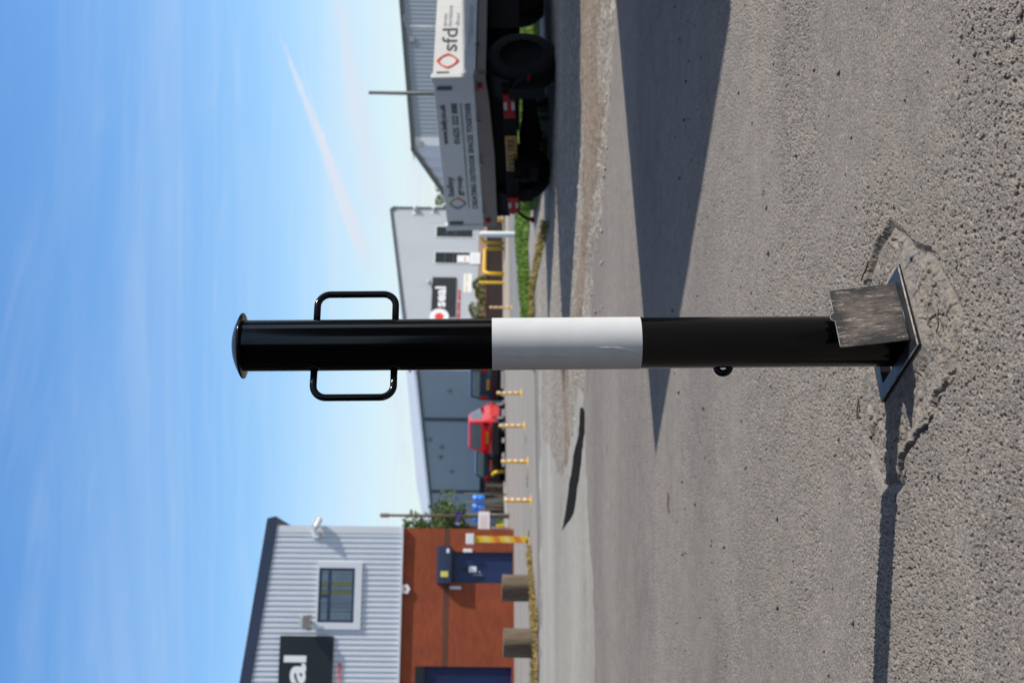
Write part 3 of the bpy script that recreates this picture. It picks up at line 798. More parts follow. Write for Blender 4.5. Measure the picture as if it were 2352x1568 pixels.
def grass_strip(name, top, bot, n, h, mat, base='turf', zoff=0.012, crown=0.03, lean=0.5, width=0.006, u0=None, u1=None):
    o = strip(name, top, bot, base, zoff, kind='stuff', nu=120, nv=12, amp=0.05, ns=1.5, ragged=0.5, crown=crown, u0=u0, u1=u1)
    me = o.data
    tri = []
    co = np.array([v.co[:] for v in me.vertices]).reshape(12, 120, 3)
    vs = []; fs = []
    for _ in range(n):
        i = random.randint(0, 10); j = random.randint(0, 118)
        a, b_ = random.random(), random.random()
        p = Vector(co[i, j] * (1 - a) * (1 - b_) + co[i + 1, j] * a * (1 - b_) + co[i, j + 1] * (1 - a) * b_ + co[i + 1, j + 1] * a * b_)
        if fbm(np.array([p.x * 0.8]), np.array([p.y * 0.8]), 3, 5)[0] < 0.30: continue
        hh_ = h * random.uniform(0.35, 1.1); an = random.uniform(0, 6.28); w = width * random.uniform(0.7, 1.6) * max(1, p.y / 15)
        sx = Vector((math.cos(an), math.sin(an), 0)); l = Vector((random.uniform(-1, 1), random.uniform(-1, 1), 0)) * lean * hh_
        k = len(vs)
        vs += [p - sx * w, p + sx * w, p + sx * w * 0.7 + l * 0.4 + Vector((0, 0, hh_ * 0.6)), p - sx * w * 0.7 + l * 0.4 + Vector((0, 0, hh_ * 0.6)), p + l + Vector((0, 0, hh_))]
        fs += [(k, k + 1, k + 2, k + 3), (k + 3, k + 2, k + 4)]
    bm = bmesh.new(); bm.from_mesh(me)
    bv = [bm.verts.new(v) for v in vs]
    me.materials.append(M[mat])
    for f in fs:
        ff = bm.faces.new([bv[i] for i in f]); ff.material_index = 1
    bm.to_mesh(me); bm.free()
    return o
grass_strip('grass', [(836, 1209), (1010, 1191), (1300, 1188), (1900, 1184)], [(836, 1224), (1010, 1214), (1100, 1222), (1300, 1238), (1500, 1240), (1900, 1242)], 26000, 0.09, 'grass')
grass_strip('grass', [(1085, 1225), (1200, 1238), (1345, 1248)], [(1085, 1232), (1200, 1262), (1345, 1262)], 8000, 0.12, 'grass', crown=0.17)
grass_strip('grass', [(-500, 1227), (150, 1226), (330, 1217)], [(-500, 1238), (150, 1236), (330, 1220)], 8000, 0.06, 'dry_grass', base='dry_soil', crown=0.01)
grass_strip('grass', [(340, 1139), (500, 1138.5)], [(340, 1155), (500, 1153)], 6000, 0.18, 'grass', width=0.01, crown=0.12)
grass_strip('weeds', [(720, 1226), (900, 1222), (1060, 1252)], [(720, 1229), (900, 1228), (1060, 1268)], 1600, 0.06, 'dry_grass', crown=0.01)

# ------------------------------------------------------------------ concrete round the socket
COLLAR = [(1058, 2045), (1010, 2120), (1000, 2140), (925, 2178), (868, 2214), (780, 2217), (690, 2193), (610, 2142), (512, 2082), (448, 2076), (450, 2024), (558, 1990), (668, 1984), (838, 1986), (948, 1990), (1008, 2010)]
cpoly = [(gp(*p).x, gp(*p).y) for p in COLLAR]
def poly_dist(px, py, poly):
    """signed distance to the polygon edge, positive inside"""
    inside = np.zeros(px.shape, bool); dist = np.full(px.shape, 9.0)
    n = len(poly)
    for i in range(n):
        x1, y1 = poly[i]; x2, y2 = poly[(i + 1) % n]
        c = ((y1 > py) != (y2 > py)) & (px < (x2 - x1) * (py - y1) / (y2 - y1 + 1e-12) + x1)
        inside ^= c
        L = (x2 - x1) ** 2 + (y2 - y1) ** 2
        t = np.clip(((px - x1) * (x2 - x1) + (py - y1) * (y2 - y1)) / L, 0, 1)
        dist = np.minimum(dist, np.hypot(px - x1 - t * (x2 - x1), py - y1 - t * (y2 - y1)))
    return np.where(inside, dist, -dist)
gv = np.empty(len(ground.data.vertices) * 3); ground.data.vertices.foreach_get('co', gv); gv = gv.reshape(-1, 3)
box_ = np.where((np.abs(gv[:, 0]) < 0.32) & (gv[:, 1] > 1.55) & (gv[:, 1] < 2.35))[0]
pdv = poly_dist(gv[box_, 0], gv[box_, 1], cpoly) + 0.030 * (fbm(gv[box_, 0] * 14, gv[box_, 1] * 14, 4, 21) - 0.47)
wv = np.clip((pdv + 0.004) / 0.012, 0, 1)
gv[box_, 2] = gv[box_, 2] * (1 - wv) + np.minimum(gv[box_, 2], SLOPE * gv[box_, 0] - 0.007) * wv
ground.data.vertices.foreach_set('co', gv.ravel()); ground.data.update()
cx = np.arange(-0.28, 0.27, 0.0012); cy = np.arange(1.60, 2.28, 0.0019)
PX, PY = np.meshgrid(cx, cy)
dd = poly_dist(PX, PY, cpoly) + 0.030 * (fbm(PX * 14, PY * 14, 4, 21) - 0.47)
RIDGE = [gp(668, 2189), gp(640, 2166), gp(602, 2138), gp(556, 2112), gp(508, 2080)]
rd = np.full(PX.shape, 9.0)
for i in range(len(RIDGE) - 1):
    x1, y1, x2, y2 = RIDGE[i].x, RIDGE[i].y, RIDGE[i + 1].x, RIDGE[i + 1].y
    t = np.clip(((PX - x1) * (x2 - x1) + (PY - y1) * (y2 - y1)) / ((x2 - x1) ** 2 + (y2 - y1) ** 2), 0, 1)
    rd = np.minimum(rd, np.hypot(PX - x1 - t * (x2 - x1), PY - y1 - t * (y2 - y1)))
nearr = np.clip(1 - rd / 0.05, 0, 1)
rise = np.clip((dd + 0.006) / (0.030 - 0.024 * nearr), 0, 1); rise = rise * rise * (3 - 2 * rise)
f1, f2, idv = worley(PX / 0.017 + 0.3 * fbm(PX * 60, PY * 60, 2, 6), PY / 0.017, 13)
tiltf = (idv - 0.5) * 0.4
chip = np.clip((f2 - f1) * 4, 0, 1) * np.where(idv > 0.66, (idv - 0.45) * 1.6, 0.0)
fine = stone_height(PX, PY, 0.0055, 0.0034, 23)
cz = SLOPE * PX - 0.016 + rise * (0.0135 + 0.009 * (fbm(PX * 7, PY * 7, 3, 8) - 0.45)) + rise * (0.0036 * chip + 0.0038 * (fbm(PX * 75, PY * 75, 3, 4) - 0.45) + 0.5 * fine)
k1, k2, kid = worley(PX / 0.11 + 0.5 * fbm(PX * 22, PY * 22, 3, 61), PY / 0.11 + 0.5 * fbm(PX * 22, PY * 22, 3, 71), 91)
cz = cz - rise * 0.006 * np.clip(1 - (k2 - k1) / 0.035, 0, 1) + rise * 0.004 * (kid - 0.5)
cz = cz + rise * 0.009 * np.exp(-(np.maximum(rd - 0.004, 0) / 0.018) ** 2) * (0.6 + 0.8 * fbm(PX * 30, PY * 30, 3, 44))
# hole for the socket
SOCK = [gp(961, 2078), gp(777, 2127.5), gp(644, 2042.6), gp(828, 2002)]
sdist = poly_dist(PX, PY, [(p.x, p.y) for p in SOCK])
lim = np.clip((-sdist - 0.004) / 0.03, 0, 1)
wfr = np.clip((-sdist - 0.003) / 0.022, 0, 1)
cz = np.where(sdist < 0.002, (SLOPE * PX + 0.0065) * (1 - wfr) + cz * wfr, cz)
cz = np.where(sdist > 0.002, np.minimum(cz, SLOPE * PX - 0.004), cz)
col_o = grid_mesh('concrete_base', PX, PY, cz, 'concrete')
bm = bmesh.new(); bm.from_mesh(col_o.data); bm.verts.ensure_lookup_table()
flat_d = dd.ravel()
bmesh.ops.delete(bm, geom=[v for v in bm.verts if flat_d[v.index] < -0.014], context='VERTS')
bm.to_mesh(col_o.data); bm.free()
tag(col_o, kind='structure')

# loose stones and twigs near the camera
def pebbles(name, spots, mat, kind='stuff'):
    mb = MB()
    for (x, y, r) in spots:
        bm = bmesh.new(); bmesh.ops.create_icosphere(bm, subdivisions=2, radius=1)
        sx, sy, sz = r * random.uniform(0.8, 1.5), r * random.uniform(0.7, 1.1), r * random.uniform(0.45, 0.8)
        rot = Matrix.Rotation(random.uniform(0, 6.28), 4, 'Z')
        s0 = random.uniform(0, 50)
        for v in bm.verts:
            k = 0.82 + 0.36 * fbm(np.array([v.co.x * 1.3 + s0]), np.array([v.co.y * 1.3 + v.co.z * 1.7]), 2, 2)[0]
            v.co = rot @ Vector((v.co.x * sx * k, v.co.y * sy * k, v.co.z * sz * k))
        mb.from_bm(bm, True, Matrix.Translation((x, y, SLOPE * x + r * 0.35 + 0.002)))
    return tag(mb.build(name, mat), kind=kind)
sp_ = []
for _ in range(220):
    yy = random.uniform(1.5, 4.5); xx = random.uniform(-0.27, 0.27) * yy
    if abs(xx) < 0.14 and abs(yy - 2.0) < 0.2: continue
    sp_.append((xx, yy, random.choice([0.0022, 0.003, 0.003, 0.004, 0.0055])))
pebbles('pebbles', sp_, 'concrete')
sp_ = []
for _ in range(170):
    u = random.uniform(850, 1560); v = random.uniform(1290, 1400)
    p = gp(u, v); sp_.append((p.x, p.y, random.uniform(0.004, 0.013)))
for _ in range(160):
    u = random.uniform(480, 1560); v = random.uniform(1235, 1330)
    p = gp(u, v); sp_.append((p.x, p.y, random.uniform(0.005, 0.018)))
pebbles('stones', sp_, 'pale_stone')

def twig(label, pts, r):
    w0 = gp(*pts[0])
    t = thing('twig', label, 'twig', (w0.x, w0.y, w0.z + 0.006), 0, 'twigs lying on the yard')
    q_ = [Vector(gp(*p)) - Vector(w0) for p in pts]
    mb = MB(); mb.tube(q_, r, 6, radii=[r * (1 - 0.5 * i / len(q_)) for i in range(len(q_))]); mb.build('stem', 'pole_wood', t)
twig('short dark twig lying left of the socket at the far edge of the broken patch', [(655, 1977), (640, 1979), (622, 1976), (607, 1978)], 0.0022)
twig('curved brown twig right of the lid at the far edge of the broken patch', [(969, 2002), (950, 1998), (938, 1991), (925, 1987)], 0.0020)
twig('thin brown stalk lying close in front of the lid', [(860, 2165), (840, 2163), (822, 2166), (806, 2161)], 0.0015)
twig('pale straw on the tarmac left of the bollard, past the shadow tip', [(438, 1536), (424, 1538), (405, 1537), (392, 1540)], 0.0035)

# ------------------------------------------------------------------ the removable bollard
bp_ = gp(785, 2062)
RB = 0.0379
boll = thing('bollard', 'black steel lift-out bollard with silver reflective band and two lifting handles', 'bollard', (bp_.x, bp_.y, SLOPE * bp_.x))
boll.rotation_euler = (0, R(-0.42 - 0.8), 0)      # it leans a touch to the left
mb = MB(); mb.lathe([(RB, -0.10), (RB, 0.30), (RB, 0.60), (RB, 0.9695)], 96)
mb.build('post', 'gloss_black', boll)
ZB0, ZB1 = 0.3845, 0.6035
mb = MB(); rb2 = RB + 0.0007
mb.lathe([(rb2, ZB0), (rb2, 0.45), (rb2, 0.52), (rb2, ZB1)], 96)
band = mb.build('reflective_band', 'band', boll)
mb = MB()                                           # lifted wrinkles in the film near its lower edge
for (a0_, a1_, z0_, z1_, wz_) in ((-118, -97, 0.3855, 0.428, 0.0035), (-108, -96, 0.402, 0.452, 0.0022), (-121, -112, 0.47, 0.60, 0.0012)):
    n_ = 18; vs = []
    for i in range(n_ + 1):
        t_ = i / n_; az = R(a0_ + (a1_ - a0_) * t_ + 2.5 * math.sin(t_ * 5)); zz_ = z0_ + (z1_ - z0_) * t_
        hgt_ = 0.0011 * math.sin(math.pi * min(1, t_ * 1.6) if t_ < 0.6 else math.pi * (1 - t_) * 1.2)
        for k_, (da, dr) in enumerate(((-wz_, 0), (0, hgt_), (wz_, 0))):
            aa_ = az + da / RB; rr_ = rb2 + 0.0001 + max(0, dr)
            vs.append((rr_ * math.cos(aa_), rr_ * math.sin(aa_), zz_))
    mb2 = MB(); mb2.add(vs, [q_ for i in range(n_) for q_ in ((3 * i, 3 * i + 1, 3 * i + 4, 3 * i + 3), (3 * i + 1, 3 * i + 2, 3 * i + 5, 3 * i + 4))], True)
    mb2.build('film_wrinkle', 'band', band)
mb = MB()
prof = [(0.0, 0.9695 + 0.0175)]
for i in range(1, 15):
    r_ = 0.0478 * i / 14
    prof.append((r_, 0.9728 + 0.0142 * (1 - (i / 14) ** 2.0)))
prof += [(0.0488, 0.9714), (0.0484, 0.9698), (0.0470, 0.9692), (RB - 0.002, 0.9692)]
mb.lathe(prof[::-1], 72)
weld(mb.build('cap', 'gloss_black', boll), 50)

def handle_pts(r_in, r_out, z0, z1, rad, seg=8):
    p = [(r_in, z0), ]
    for k in range(seg + 1):
        a = -math.pi / 2 + math.pi / 2 * k / seg
        p.append((r_out - rad + rad * math.cos(a), z0 + rad + rad * math.sin(a)))
    for k in range(seg + 1):
        a = math.pi / 2 * k / seg
        p.append((r_out - rad + rad * math.cos(a), z1 - rad + rad * math.sin(a)))
    p.append((r_in, z1))
    return p
HA = R(26)
for sgn in (-1, 1):
    dirv = Vector((sgn * math.cos(HA), -math.sin(HA) * sgn * -1, 0)) if False else Vector((math.cos(HA) * sgn, math.sin(HA) * sgn, 0))
    mb = MB()
    pts = [dirv * a + Vector((0, 0, z)) for a, z in handle_pts(0.034, 0.0845, 0.7475, 0.8645, 0.019)]
    mb.tube(pts, 0.0052, 14)
    h_o = mb.build('handle', 'gloss_black', boll)
    # weld beads
    for z in (0.7475, 0.8645):
        mb = MB()
        c = dirv * (RB + 0.0003) + Vector((0, 0, z))
        q = dirv.to_track_quat('Z', 'Y').to_matrix().to_4x4(); q.translation = c
        bm = bmesh.new()
        n, k2 = 22, 6
        vs = []
        for i in range(n):
            a = 2 * math.pi * i / n
            wob = 1 + 0.16 * math.sin(5 * a + z * 90) + 0.06 * math.sin(11 * a)
            ring = []
            for j in range(k2):
                b_ = 2 * math.pi * j / k2
                rr = 0.0066 + 0.0021 * wob * math.cos(b_)
                ring.append(bm.verts.new((rr * math.cos(a), rr * math.sin(a), 0.0019 * wob * math.sin(b_) - 0.0004 - (rr * math.cos(a)) ** 2 * 0.0)))
            vs.append(ring)
        for i in range(n):
            for j in range(k2):
                bm.faces.new((vs[i][j], vs[(i + 1) % n][j], vs[(i + 1) % n][(j + 1) % k2], vs[i][(j + 1) % k2]))
        mb.from_bm(bm, True, q)
        mb.build('weld_bead', 'gloss_black', h_o)
# locking eye low on the left
mb = MB()
ring = [(-RB + 0.0016 + 0.0 - 0.0 + 0.0096 * math.cos(a), 0, 0.2605 + 0.0095 * math.sin(a)) for a in [2 * math.pi * k / 28 for k in range(29)]]
mb.tube([(x, 0.002 + 0.30 * (z - 0.26), z) for x, y, z in ring], 0.0052, 12, caps=False)
mb.build('padlock_eye', 'gloss_black', boll)

# ------------------------------------------------------------------ socket frame with its hinged lid
ctr = sum((Vector((p.x, p.y, 0)) for p in SOCK), Vector()) / 4
socket = thing('ground_socket', 'square black steel ground socket with scratched hinged lid standing open against the bollard', 'socket', (ctr.x, ctr.y, SLOPE * ctr.x))
co_ = [Vector((p.x - ctr.x, p.y - ctr.y, 0)) for p in SOCK]   # right, near, left, far
mb = MB()
zt, zb = 0.0105, -0.02
inn = [c * 0.72 for c in co_]
def shrink(c, d):
    return c * (1 - d / c.length)
o_t = [Vector((c.x, c.y, zt)) for c in co_]; o_b = [Vector((c.x, c.y, zb)) for c in co_]
o_e = [shrink(c, 0.003) + Vector((0, 0, zt + 0.0014)) for c in co_]
i_t = [Vector((c.x, c.y, zt + 0.0014)) for c in inn]; i_b = [Vector((c.x, c.y, -0.14)) for c in inn]
vs = o_b + o_t + o_e + i_t + i_b
fs = []
for k in range(4):
    j = (k + 1) % 4
    for lv in range(4):
        fs.append((lv * 4 + k, lv * 4 + j, (lv + 1) * 4 + j, (lv + 1) * 4 + k))
mb.add(vs, fs)
fr = mb.build('frame', 'steel_dark', socket)
fr.data.materials.append(M['worn_edge'])
for k_, pl_ in enumerate(fr.data.polygons):
    if k_ % 4 == 1: pl_.material_index = 1
weld(fr, 20)
mb = MB()
mb.add([(c.x * 1.02, c.y * 1.02, -0.12) for c in inn], [(0, 3, 2, 1)])
mb.build('sleeve_floor', 'chassis', socket)
# lid: a plate with rounded corners and a finger tab, hinged on the right-near edge
hA = inn[0].lerp(co_[0], 0.10); hB = inn[1].lerp(co_[1], 0.15)
hdir = (hB - hA); hl = hdir.length; hdir.normalize()
LW = 0.109
mid = hA.lerp(hB, 0.5)
inward = Vector((hdir.y, -hdir.x, 0))
if inward.dot(-mid) < 0: inward = -inward
lid = MB()
LH = 0.0965
tilt = math.atan2(0.020, LH)
upv = (Vector((0, 0, 1)) * math.cos(tilt) + inward * math.sin(tilt)).normalized()
nrm = hdir.cross(upv).normalized()
outl = [(-LW / 2, 0)]
def arc(cx_, cz_, r, a0, a1, n=6):
    return [(cx_ + r * math.cos(R(a0 + (a1 - a0) * k / n)), cz_ + r * math.sin(R(a0 + (a1 - a0) * k / n))) for k in range(n + 1)]
prof = [(-LW / 2, 0.0), (LW / 2, 0.0)] + arc(LW / 2 - 0.004, LH - 0.004, 0.004, 0, 90) + arc(0.003, LH - 0.0025, 0.0082, 18, 162, 8) + arc(-LW / 2 + 0.004, LH - 0.004, 0.004, 90, 180)
n_ = len(prof)
th = 0.0042
vs = [(x, -th / 2, z) for x, z in prof] + [(x, th / 2, z) for x, z in prof]
fs = [tuple(range(n_)), tuple(range(2 * n_ - 1, n_ - 1, -1))] + [((i + 1) % n_, i, i + n_, (i + 1) % n_ + n_) for i in range(n_)]
lid.add(vs, fs)
lid_o = lid.build('lid', 'lid', socket)
bm = bmesh.new(); bm.from_mesh(lid_o.data)
bmesh.ops.recalc_face_normals(bm, faces=bm.faces[:])
bv = bmesh.ops.bevel(bm, geom=[e for e in bm.edges if abs(e.verts[0].co.y - e.verts[1].co.y) < 1e-6], offset=0.0008, segments=2, affect='EDGES')
for f in bm.faces: f.material_index = 0
for f in bv['faces']: f.material_index = 1
bm.to_mesh(lid_o.data); bm.free()
lid_o.data.materials.append(M['worn_edge'])
mw = Matrix((-hdir, nrm if (-hdir).cross(nrm).dot(upv) > 0 else -nrm, upv)).transposed().to_4x4()
mw.translation = Vector((mid.x, mid.y, zt + 0.002))
lid_o.matrix_local = mw
mb = MB(); mb.tube([hA.lerp(hB, 0.02) + Vector((0, 0, zt + 0.0005)), hA.lerp(hB, 0.98) + Vector((0, 0, zt + 0.0005))], 0.0032, 10)
mb.build('hinge', 'steel_dark', socket)

# ------------------------------------------------------------------ corrugated sheets
def corrugated(mb, x0, x1, zbot, ztop_fn, period, depth, flat=0.55, y=0.0):
    prof = []
    x = x0
    k = period
    s_ = (1 - flat) / 2
    while x < x1 - 1e-6:
        for fx, fy in ((0, 0), (s_ * 0.5, depth), (s_ * 0.5 + flat, depth), (s_ + flat, 0)):
            xx = x + fx * k
            if xx < x1: prof.append((xx, fy))
        x += k
    prof.append((x1, 0))
    vs = []
    for px, py in prof:
        vs.append((px, y - py, zbot)); vs.append((px, y - py, ztop_fn(px)))
    fs = [(2 * i, 2 * i + 2, 2 * i + 3, 2 * i + 1) for i in range(len(prof) - 1)]
    mb.add(vs, fs)

def holed_wall(mb, x0, x1, z0, z1, holes, reveal=0.12, y=0.0):
    xs = sorted({x0, x1, *[h[0] for h in holes], *[h[1] for h in holes]})
    zs = sorted({z0, z1, *[h[2] for h in holes], *[h[3] for h in holes]})
    for i in range(len(xs) - 1):
        for j in range(len(zs) - 1):
            mx_, mz = (xs[i] + xs[i + 1]) / 2, (zs[j] + zs[j + 1]) / 2
            if any(h[0] < mx_ < h[1] and h[2] < mz < h[3] for h in holes): continue
            mb.add([(xs[i], y, zs[j]), (xs[i + 1], y, zs[j]), (xs[i + 1], y, zs[j + 1]), (xs[i], y, zs[j + 1])], [(0, 1, 2, 3)])
    for a, b_, c, d in holes:
        mb.add([(a, y, c), (b_, y, c), (b_, y, d), (a, y, d), (a, y + reveal, c), (b_, y + reveal, c), (b_, y + reveal, d), (a, y + reveal, d)],
               [(0, 1, 5, 4), (1, 2, 6, 5), (2, 3, 7, 6), (3, 0, 4, 7)])

def frame_ring(mb, x0, x1, z0, z1, w, y0, y1):
    mb.box(x0, x1, y0, y1, z1 - w, z1); mb.box(x0, x1, y0, y1, z0, z0 + w)
    mb.box(x0, x0 + w, y0, y1, z0 + w, z1 - w); mb.box(x1 - w, x1, y0, y1, z0 + w, z1 - w)

# ------------------------------------------------------------------ brick and metal unit on the left
PL = Plane(at(353, 1180, 38).x, 38.0, math.atan2(0.22, 0.975))
LB = thing('industrial_unit', 'red brick unit with pale ribbed metal upper storey, navy roof edge and navy door', 'building', PL.o, PL.ang)
def PLr(u0, u1, v0, v1, depth=0.0): return PL.rect(u0, u1, v0, v1, depth)
GZL = -0.25
zb_ = PL.at(353, 925)[1]
door_r = PLr(229, 301, 1037, 1177)
shut_r = PLr(-160, 38, 951, 1178)
mb = MB()
XL = -12.0
holed_wall(mb, XL, 0.0, GZL, zb_, [(door_r[0], door_r[1], -0.05, door_r[3]), (shut_r[0], shut_r[1], -0.05, shut_r[3])], 0.14)
mb.add([(0, 0, GZL), (0, 9, GZL), (0, 9, zb_), (0, 0, zb_)], [(0, 1, 2, 3)])
mb.add([(XL, 0, GZL), (XL, 9, GZL), (XL, 9, zb_), (XL, 0, zb_)], [(3, 2, 1, 0)])
mb.add([(XL, 9, GZL), (0, 9, GZL), (0, 9, zb_), (XL, 9, zb_)], [(3, 2, 1, 0)])
mb.build('wall', 'brick', LB)
s_r = PLr(40, 353, 1018, 1031)
mb = MB()
cn = PLr(229, 313, 1007, 1036)
mb.box(s_r[0], cn[0] - 0.01, -0.004, 0.02, s_r[2], s_r[3]); mb.box(cn[1] + 0.01, 0.003, -0.004, 0.02, s_r[2], s_r[3])
mb.build('brick_course', 'brick_band', LB)
# upper cladding
r0 = PL.at(362, 636); r1 = PL.at(0, 575)
def roofz(x): return r0[1] + (x - r0[0]) * (r1[1] - r0[1]) / (r1[0] - r0[0]) + 0.1
mb = MB()
corrugated(mb, XL, -0.17, zb_ + 0.02, roofz, 0.1465, 0.048, 0.44, y=-0.036)
mb.build('cladding', 'clad_light', LB)
mb = MB()
mb.prism([(-0.17, zb_ + 0.02), (0.03, zb_ + 0.02), (0.03, roofz(0.03)), (-0.17, roofz(-0.17))], -0.088, 8.9)
mb.build('corner_flashing', 'trim_light', LB)
mb = MB(); mb.box(XL, 0.05, -0.13, -0.0, zb_ - 0.03, zb_ + 0.03); mb.build('drip_trim', 'trim_light', LB)
f0 = PL.at(378, 615); f1_ = PL.at(0, 551); sl = (f1_[1] - f0[1]) / (f1_[0] - f0[0])
mb = MB()
thk = 0.30
def fz(x): return f0[1] + (x - f0[0]) * sl
mb.prism([(XL, fz(XL) - thk), (f0[0] - 0.08, fz(f0[0]) - thk - 0.0), (f0[0] + 0.06, fz(f0[0]) - 0.24), (f0[0], fz(f0[0]) - 0.02), (f0[0] - 0.03, fz(f0[0])), (XL, fz(XL))], -0.115, 9.2)
weld(mb.build('roof', 'navy_roof', LB), 20)
# upper window
wn_ = PLr(139, 264, 732.6, 815)
sr_ = PLr(123, 277, 728, 831)
win = MB(); frame_ring(win, wn_[0], wn_[1], wn_[2], wn_[3], 0.07, -0.125, -0.045)
tz = PL.at(200, 757)[1]; vx = PL.at(200, 757)[0]
win.box(wn_[0] + 0.07, wn_[1] - 0.07, -0.123, -0.05, tz - 0.045, tz + 0.045)
win.box(vx - 0.045, vx + 0.045, -0.123, -0.05, tz + 0.045, wn_[3] - 0.07)
wo_ = win.build('window', 'navy', LB)
mb = MB()
mb.box(sr_[0], wn_[0], -0.145, -0.03, sr_[2], sr_[3]); mb.box(wn_[1], sr_[1], -0.145, -0.03, sr_[2], sr_[3])
mb.box(wn_[0], wn_[1], -0.145, -0.03, sr_[2], wn_[2]); mb.box(wn_[0], wn_[1], -0.145, -0.03, wn_[3], sr_[3])
mb.build('surround', 'trim_light', wo_)
mb = MB()
x = wn_[0] + 0.075; k = 0
byel = MB()
while x < wn_[1] - 0.12:
    tgt = byel if (0.47 < (x - wn_[0]) / (wn_[1] - wn_[0]) < 0.53 or 0.60 < (x - wn_[0]) / (wn_[1] - wn_[0]) < 0.70) else mb
    tgt.box(-0.05, 0.05, -0.002, 0.002, wn_[2] + 0.07, tz - 0.045, Matrix.Translation((x + 0.05, -0.100, 0)) @ Matrix.Rotation(R(14), 4, 'Z'))
    tgt.box(-0.05, 0.05, -0.002, 0.002, tz + 0.045, wn_[3] - 0.07, Matrix.Translation((x + 0.05, -0.100, 0)) @ Matrix.Rotation(R(14), 4, 'Z'))
    x += 0.115
mb.build('blind', 'blind', wo_); byel.build('blind', 'blind_yellow', wo_)

def glass_mat():
    mt, t, b = new_mat('window_glass')
    out = t.nodes['Material Output']
    g = N(t, 'ShaderNodeBsdfGlossy'); g.inputs['Roughness'].default_value = 0.02
    tr = N(t, 'ShaderNodeBsdfTransparent'); tr.inputs['Color'].default_value = (0.88, 0.91, 0.92, 1)
    fr = N(t, 'ShaderNodeFresnel'); fr.inputs['IOR'].default_value = 1.35
    mx = N(t, 'ShaderNodeMixShader'); lk(t, fr.outputs[0], mx.inputs[0]); lk(t, tr.outputs[0], mx.inputs[1]); lk(t, g.outputs[0], mx.inputs[2])
    lk(t, mx.outputs[0], out.inputs['Surface']); t.nodes.remove(b)
    return mt
M['glass'] = glass_mat()
mb = MB(); mb.add([(wn_[0] + 0.06, -0.116, wn_[2] + 0.06), (wn_[1] - 0.06, -0.116, wn_[2] + 0.06), (wn_[1] - 0.06, -0.116, wn_[3] - 0.06), (wn_[0] + 0.06, -0.116, wn_[3] - 0.06)], [(0, 1, 2, 3)])
mb.build('pane', 'glass', wo_)

# door, canopy, shutter
mb = MB(); mb.box(door_r[0] + 0.05, door_r[1] - 0.05, 0.10, 0.15, -0.1, door_r[3] - 0.05)
for zc_ in (0.35, 0.95):
    pass
do = mb.build('door', 'navy_door', LB)
mb = MB()
mb.box(door_r[0], door_r[0] + 0.05, 0.04, 0.139, -0.1, door_r[3]); mb.box(door_r[1] - 0.05, door_r[1], 0.04, 0.139, -0.1, door_r[3]); mb.box(door_r[0] + 0.05, door_r[1] - 0.05, 0.04, 0.139, door_r[3] - 0.05, door_r[3])
mb.build('door_frame', 'navy', do)
hx = PL.at(236, 1110, 0.1)
hp = PLr(247, 249.5, 1085, 1110, 0.1)
mb = MB(); mb.box(hp[0], hp[1], 0.085, 0.10, hp[2], hp[3]); mb.tube([(hp[0], 0.095, hp[2] + 0.10), (hp[0], 0.05, hp[2] + 0.10), (hp[0] + 0.13, 0.05, hp[2] + 0.10)], 0.012, 8)
mb.build('handle', 'galv', do)
q = PLr(254.5, 268, 1077, 1094, 0.1); mb = MB(); mb.box(q[0], q[1], 0.094, 0.099, q[2], q[3]); mb.build('notice', 'sign_white', do)
q = PLr(257, 266, 1063, 1075, 0.1); mb = MB(); mb.box(q[0], q[1], 0.09, 0.099, q[2], q[3]); mb.build('letter_plate', 'sign_black', do)
ca = MB()
zt_, zb2 = cn[3], cn[2]
ca.prism([(-0.28, zb2 + 0.02), (-0.27, zb2 - 0.02), (-0.003, zb2), (-0.003, zt_ + 0.05), (-0.25, zt_)], cn[0], cn[1], Matrix(((0, 1, 0, 0), (1, 0, 0, 0), (0, 0, 1, 0), (0, 0, 0, 1))))
cao = weld(ca.build('canopy', 'navy', LB), 20)
q = PL.rect(244, 257, 1012, 1029, -0.28); mb = MB(); mb.box(q[0], q[1], -0.290, -0.279, q[2], q[3]); mb.build('sticker', 'sticker', cao)
q = PL.rect(299, 309, 1026, 1032, -0.28); mb = MB(); mb.box(q[0], q[1], -0.290, -0.279, q[2], q[3]); mb.build('sticker', 'sign_white', cao)
mb = MB()
x = shut_r[0] + 0.03
zs = -0.1
prof = []
while zs < shut_r[3] - 0.25:
    prof += [(zs, 0.11), (zs + 0.05, 0.085), (zs + 0.075, 0.11)]
    zs += 0.08
vs = []
for z, yy in prof: vs += [(shut_r[0], yy, z), (shut_r[1], yy, z)]
mb.add(vs, [(2 * i, 2 * i + 1, 2 * i + 3, 2 * i + 2) for i in range(len(prof) - 1)])
sh = mb.build('roller_shutter', 'navy_door', LB)
mb = MB(); mb.box(shut_r[0], shut_r[1], -0.03, 0.13, shut_r[3] - 0.25, shut_r[3]); mb.build('shutter_box', 'sign_black', sh)

def print_row(name, mat, parent, x, z, h, words, w, y=-0.004, depth=0.003):
    """a row of print too blurred to read in the photograph: narrow strokes grouped like words"""
    tot = sum(words) + len(words) - 1
    cw = w / tot
    mb = MB(); p_ = x
    for n in words:
        for k in range(n):
            a_ = p_ + k * cw
            tall = h * (1.0 if random.random() < 0.3 else 0.74)
            mb.box(a_ + cw * 0.10, a_ + cw * 0.34, y - depth, y, z, z + tall)
            if random.random() < 0.85:
                mb.box(a_ + cw * 0.66, a_ + cw * 0.88, y - depth, y, z, z + h * 0.72)
            zz_ = random.choice((0.0, 0.28, 0.56)); mb.box(a_ + cw * 0.34, a_ + cw * 0.66, y - depth, y, z + h * zz_, z + h * (zz_ + 0.16))
        p_ += (n + 1) * cw
        mb.build(name, mat, parent); mb = MB()

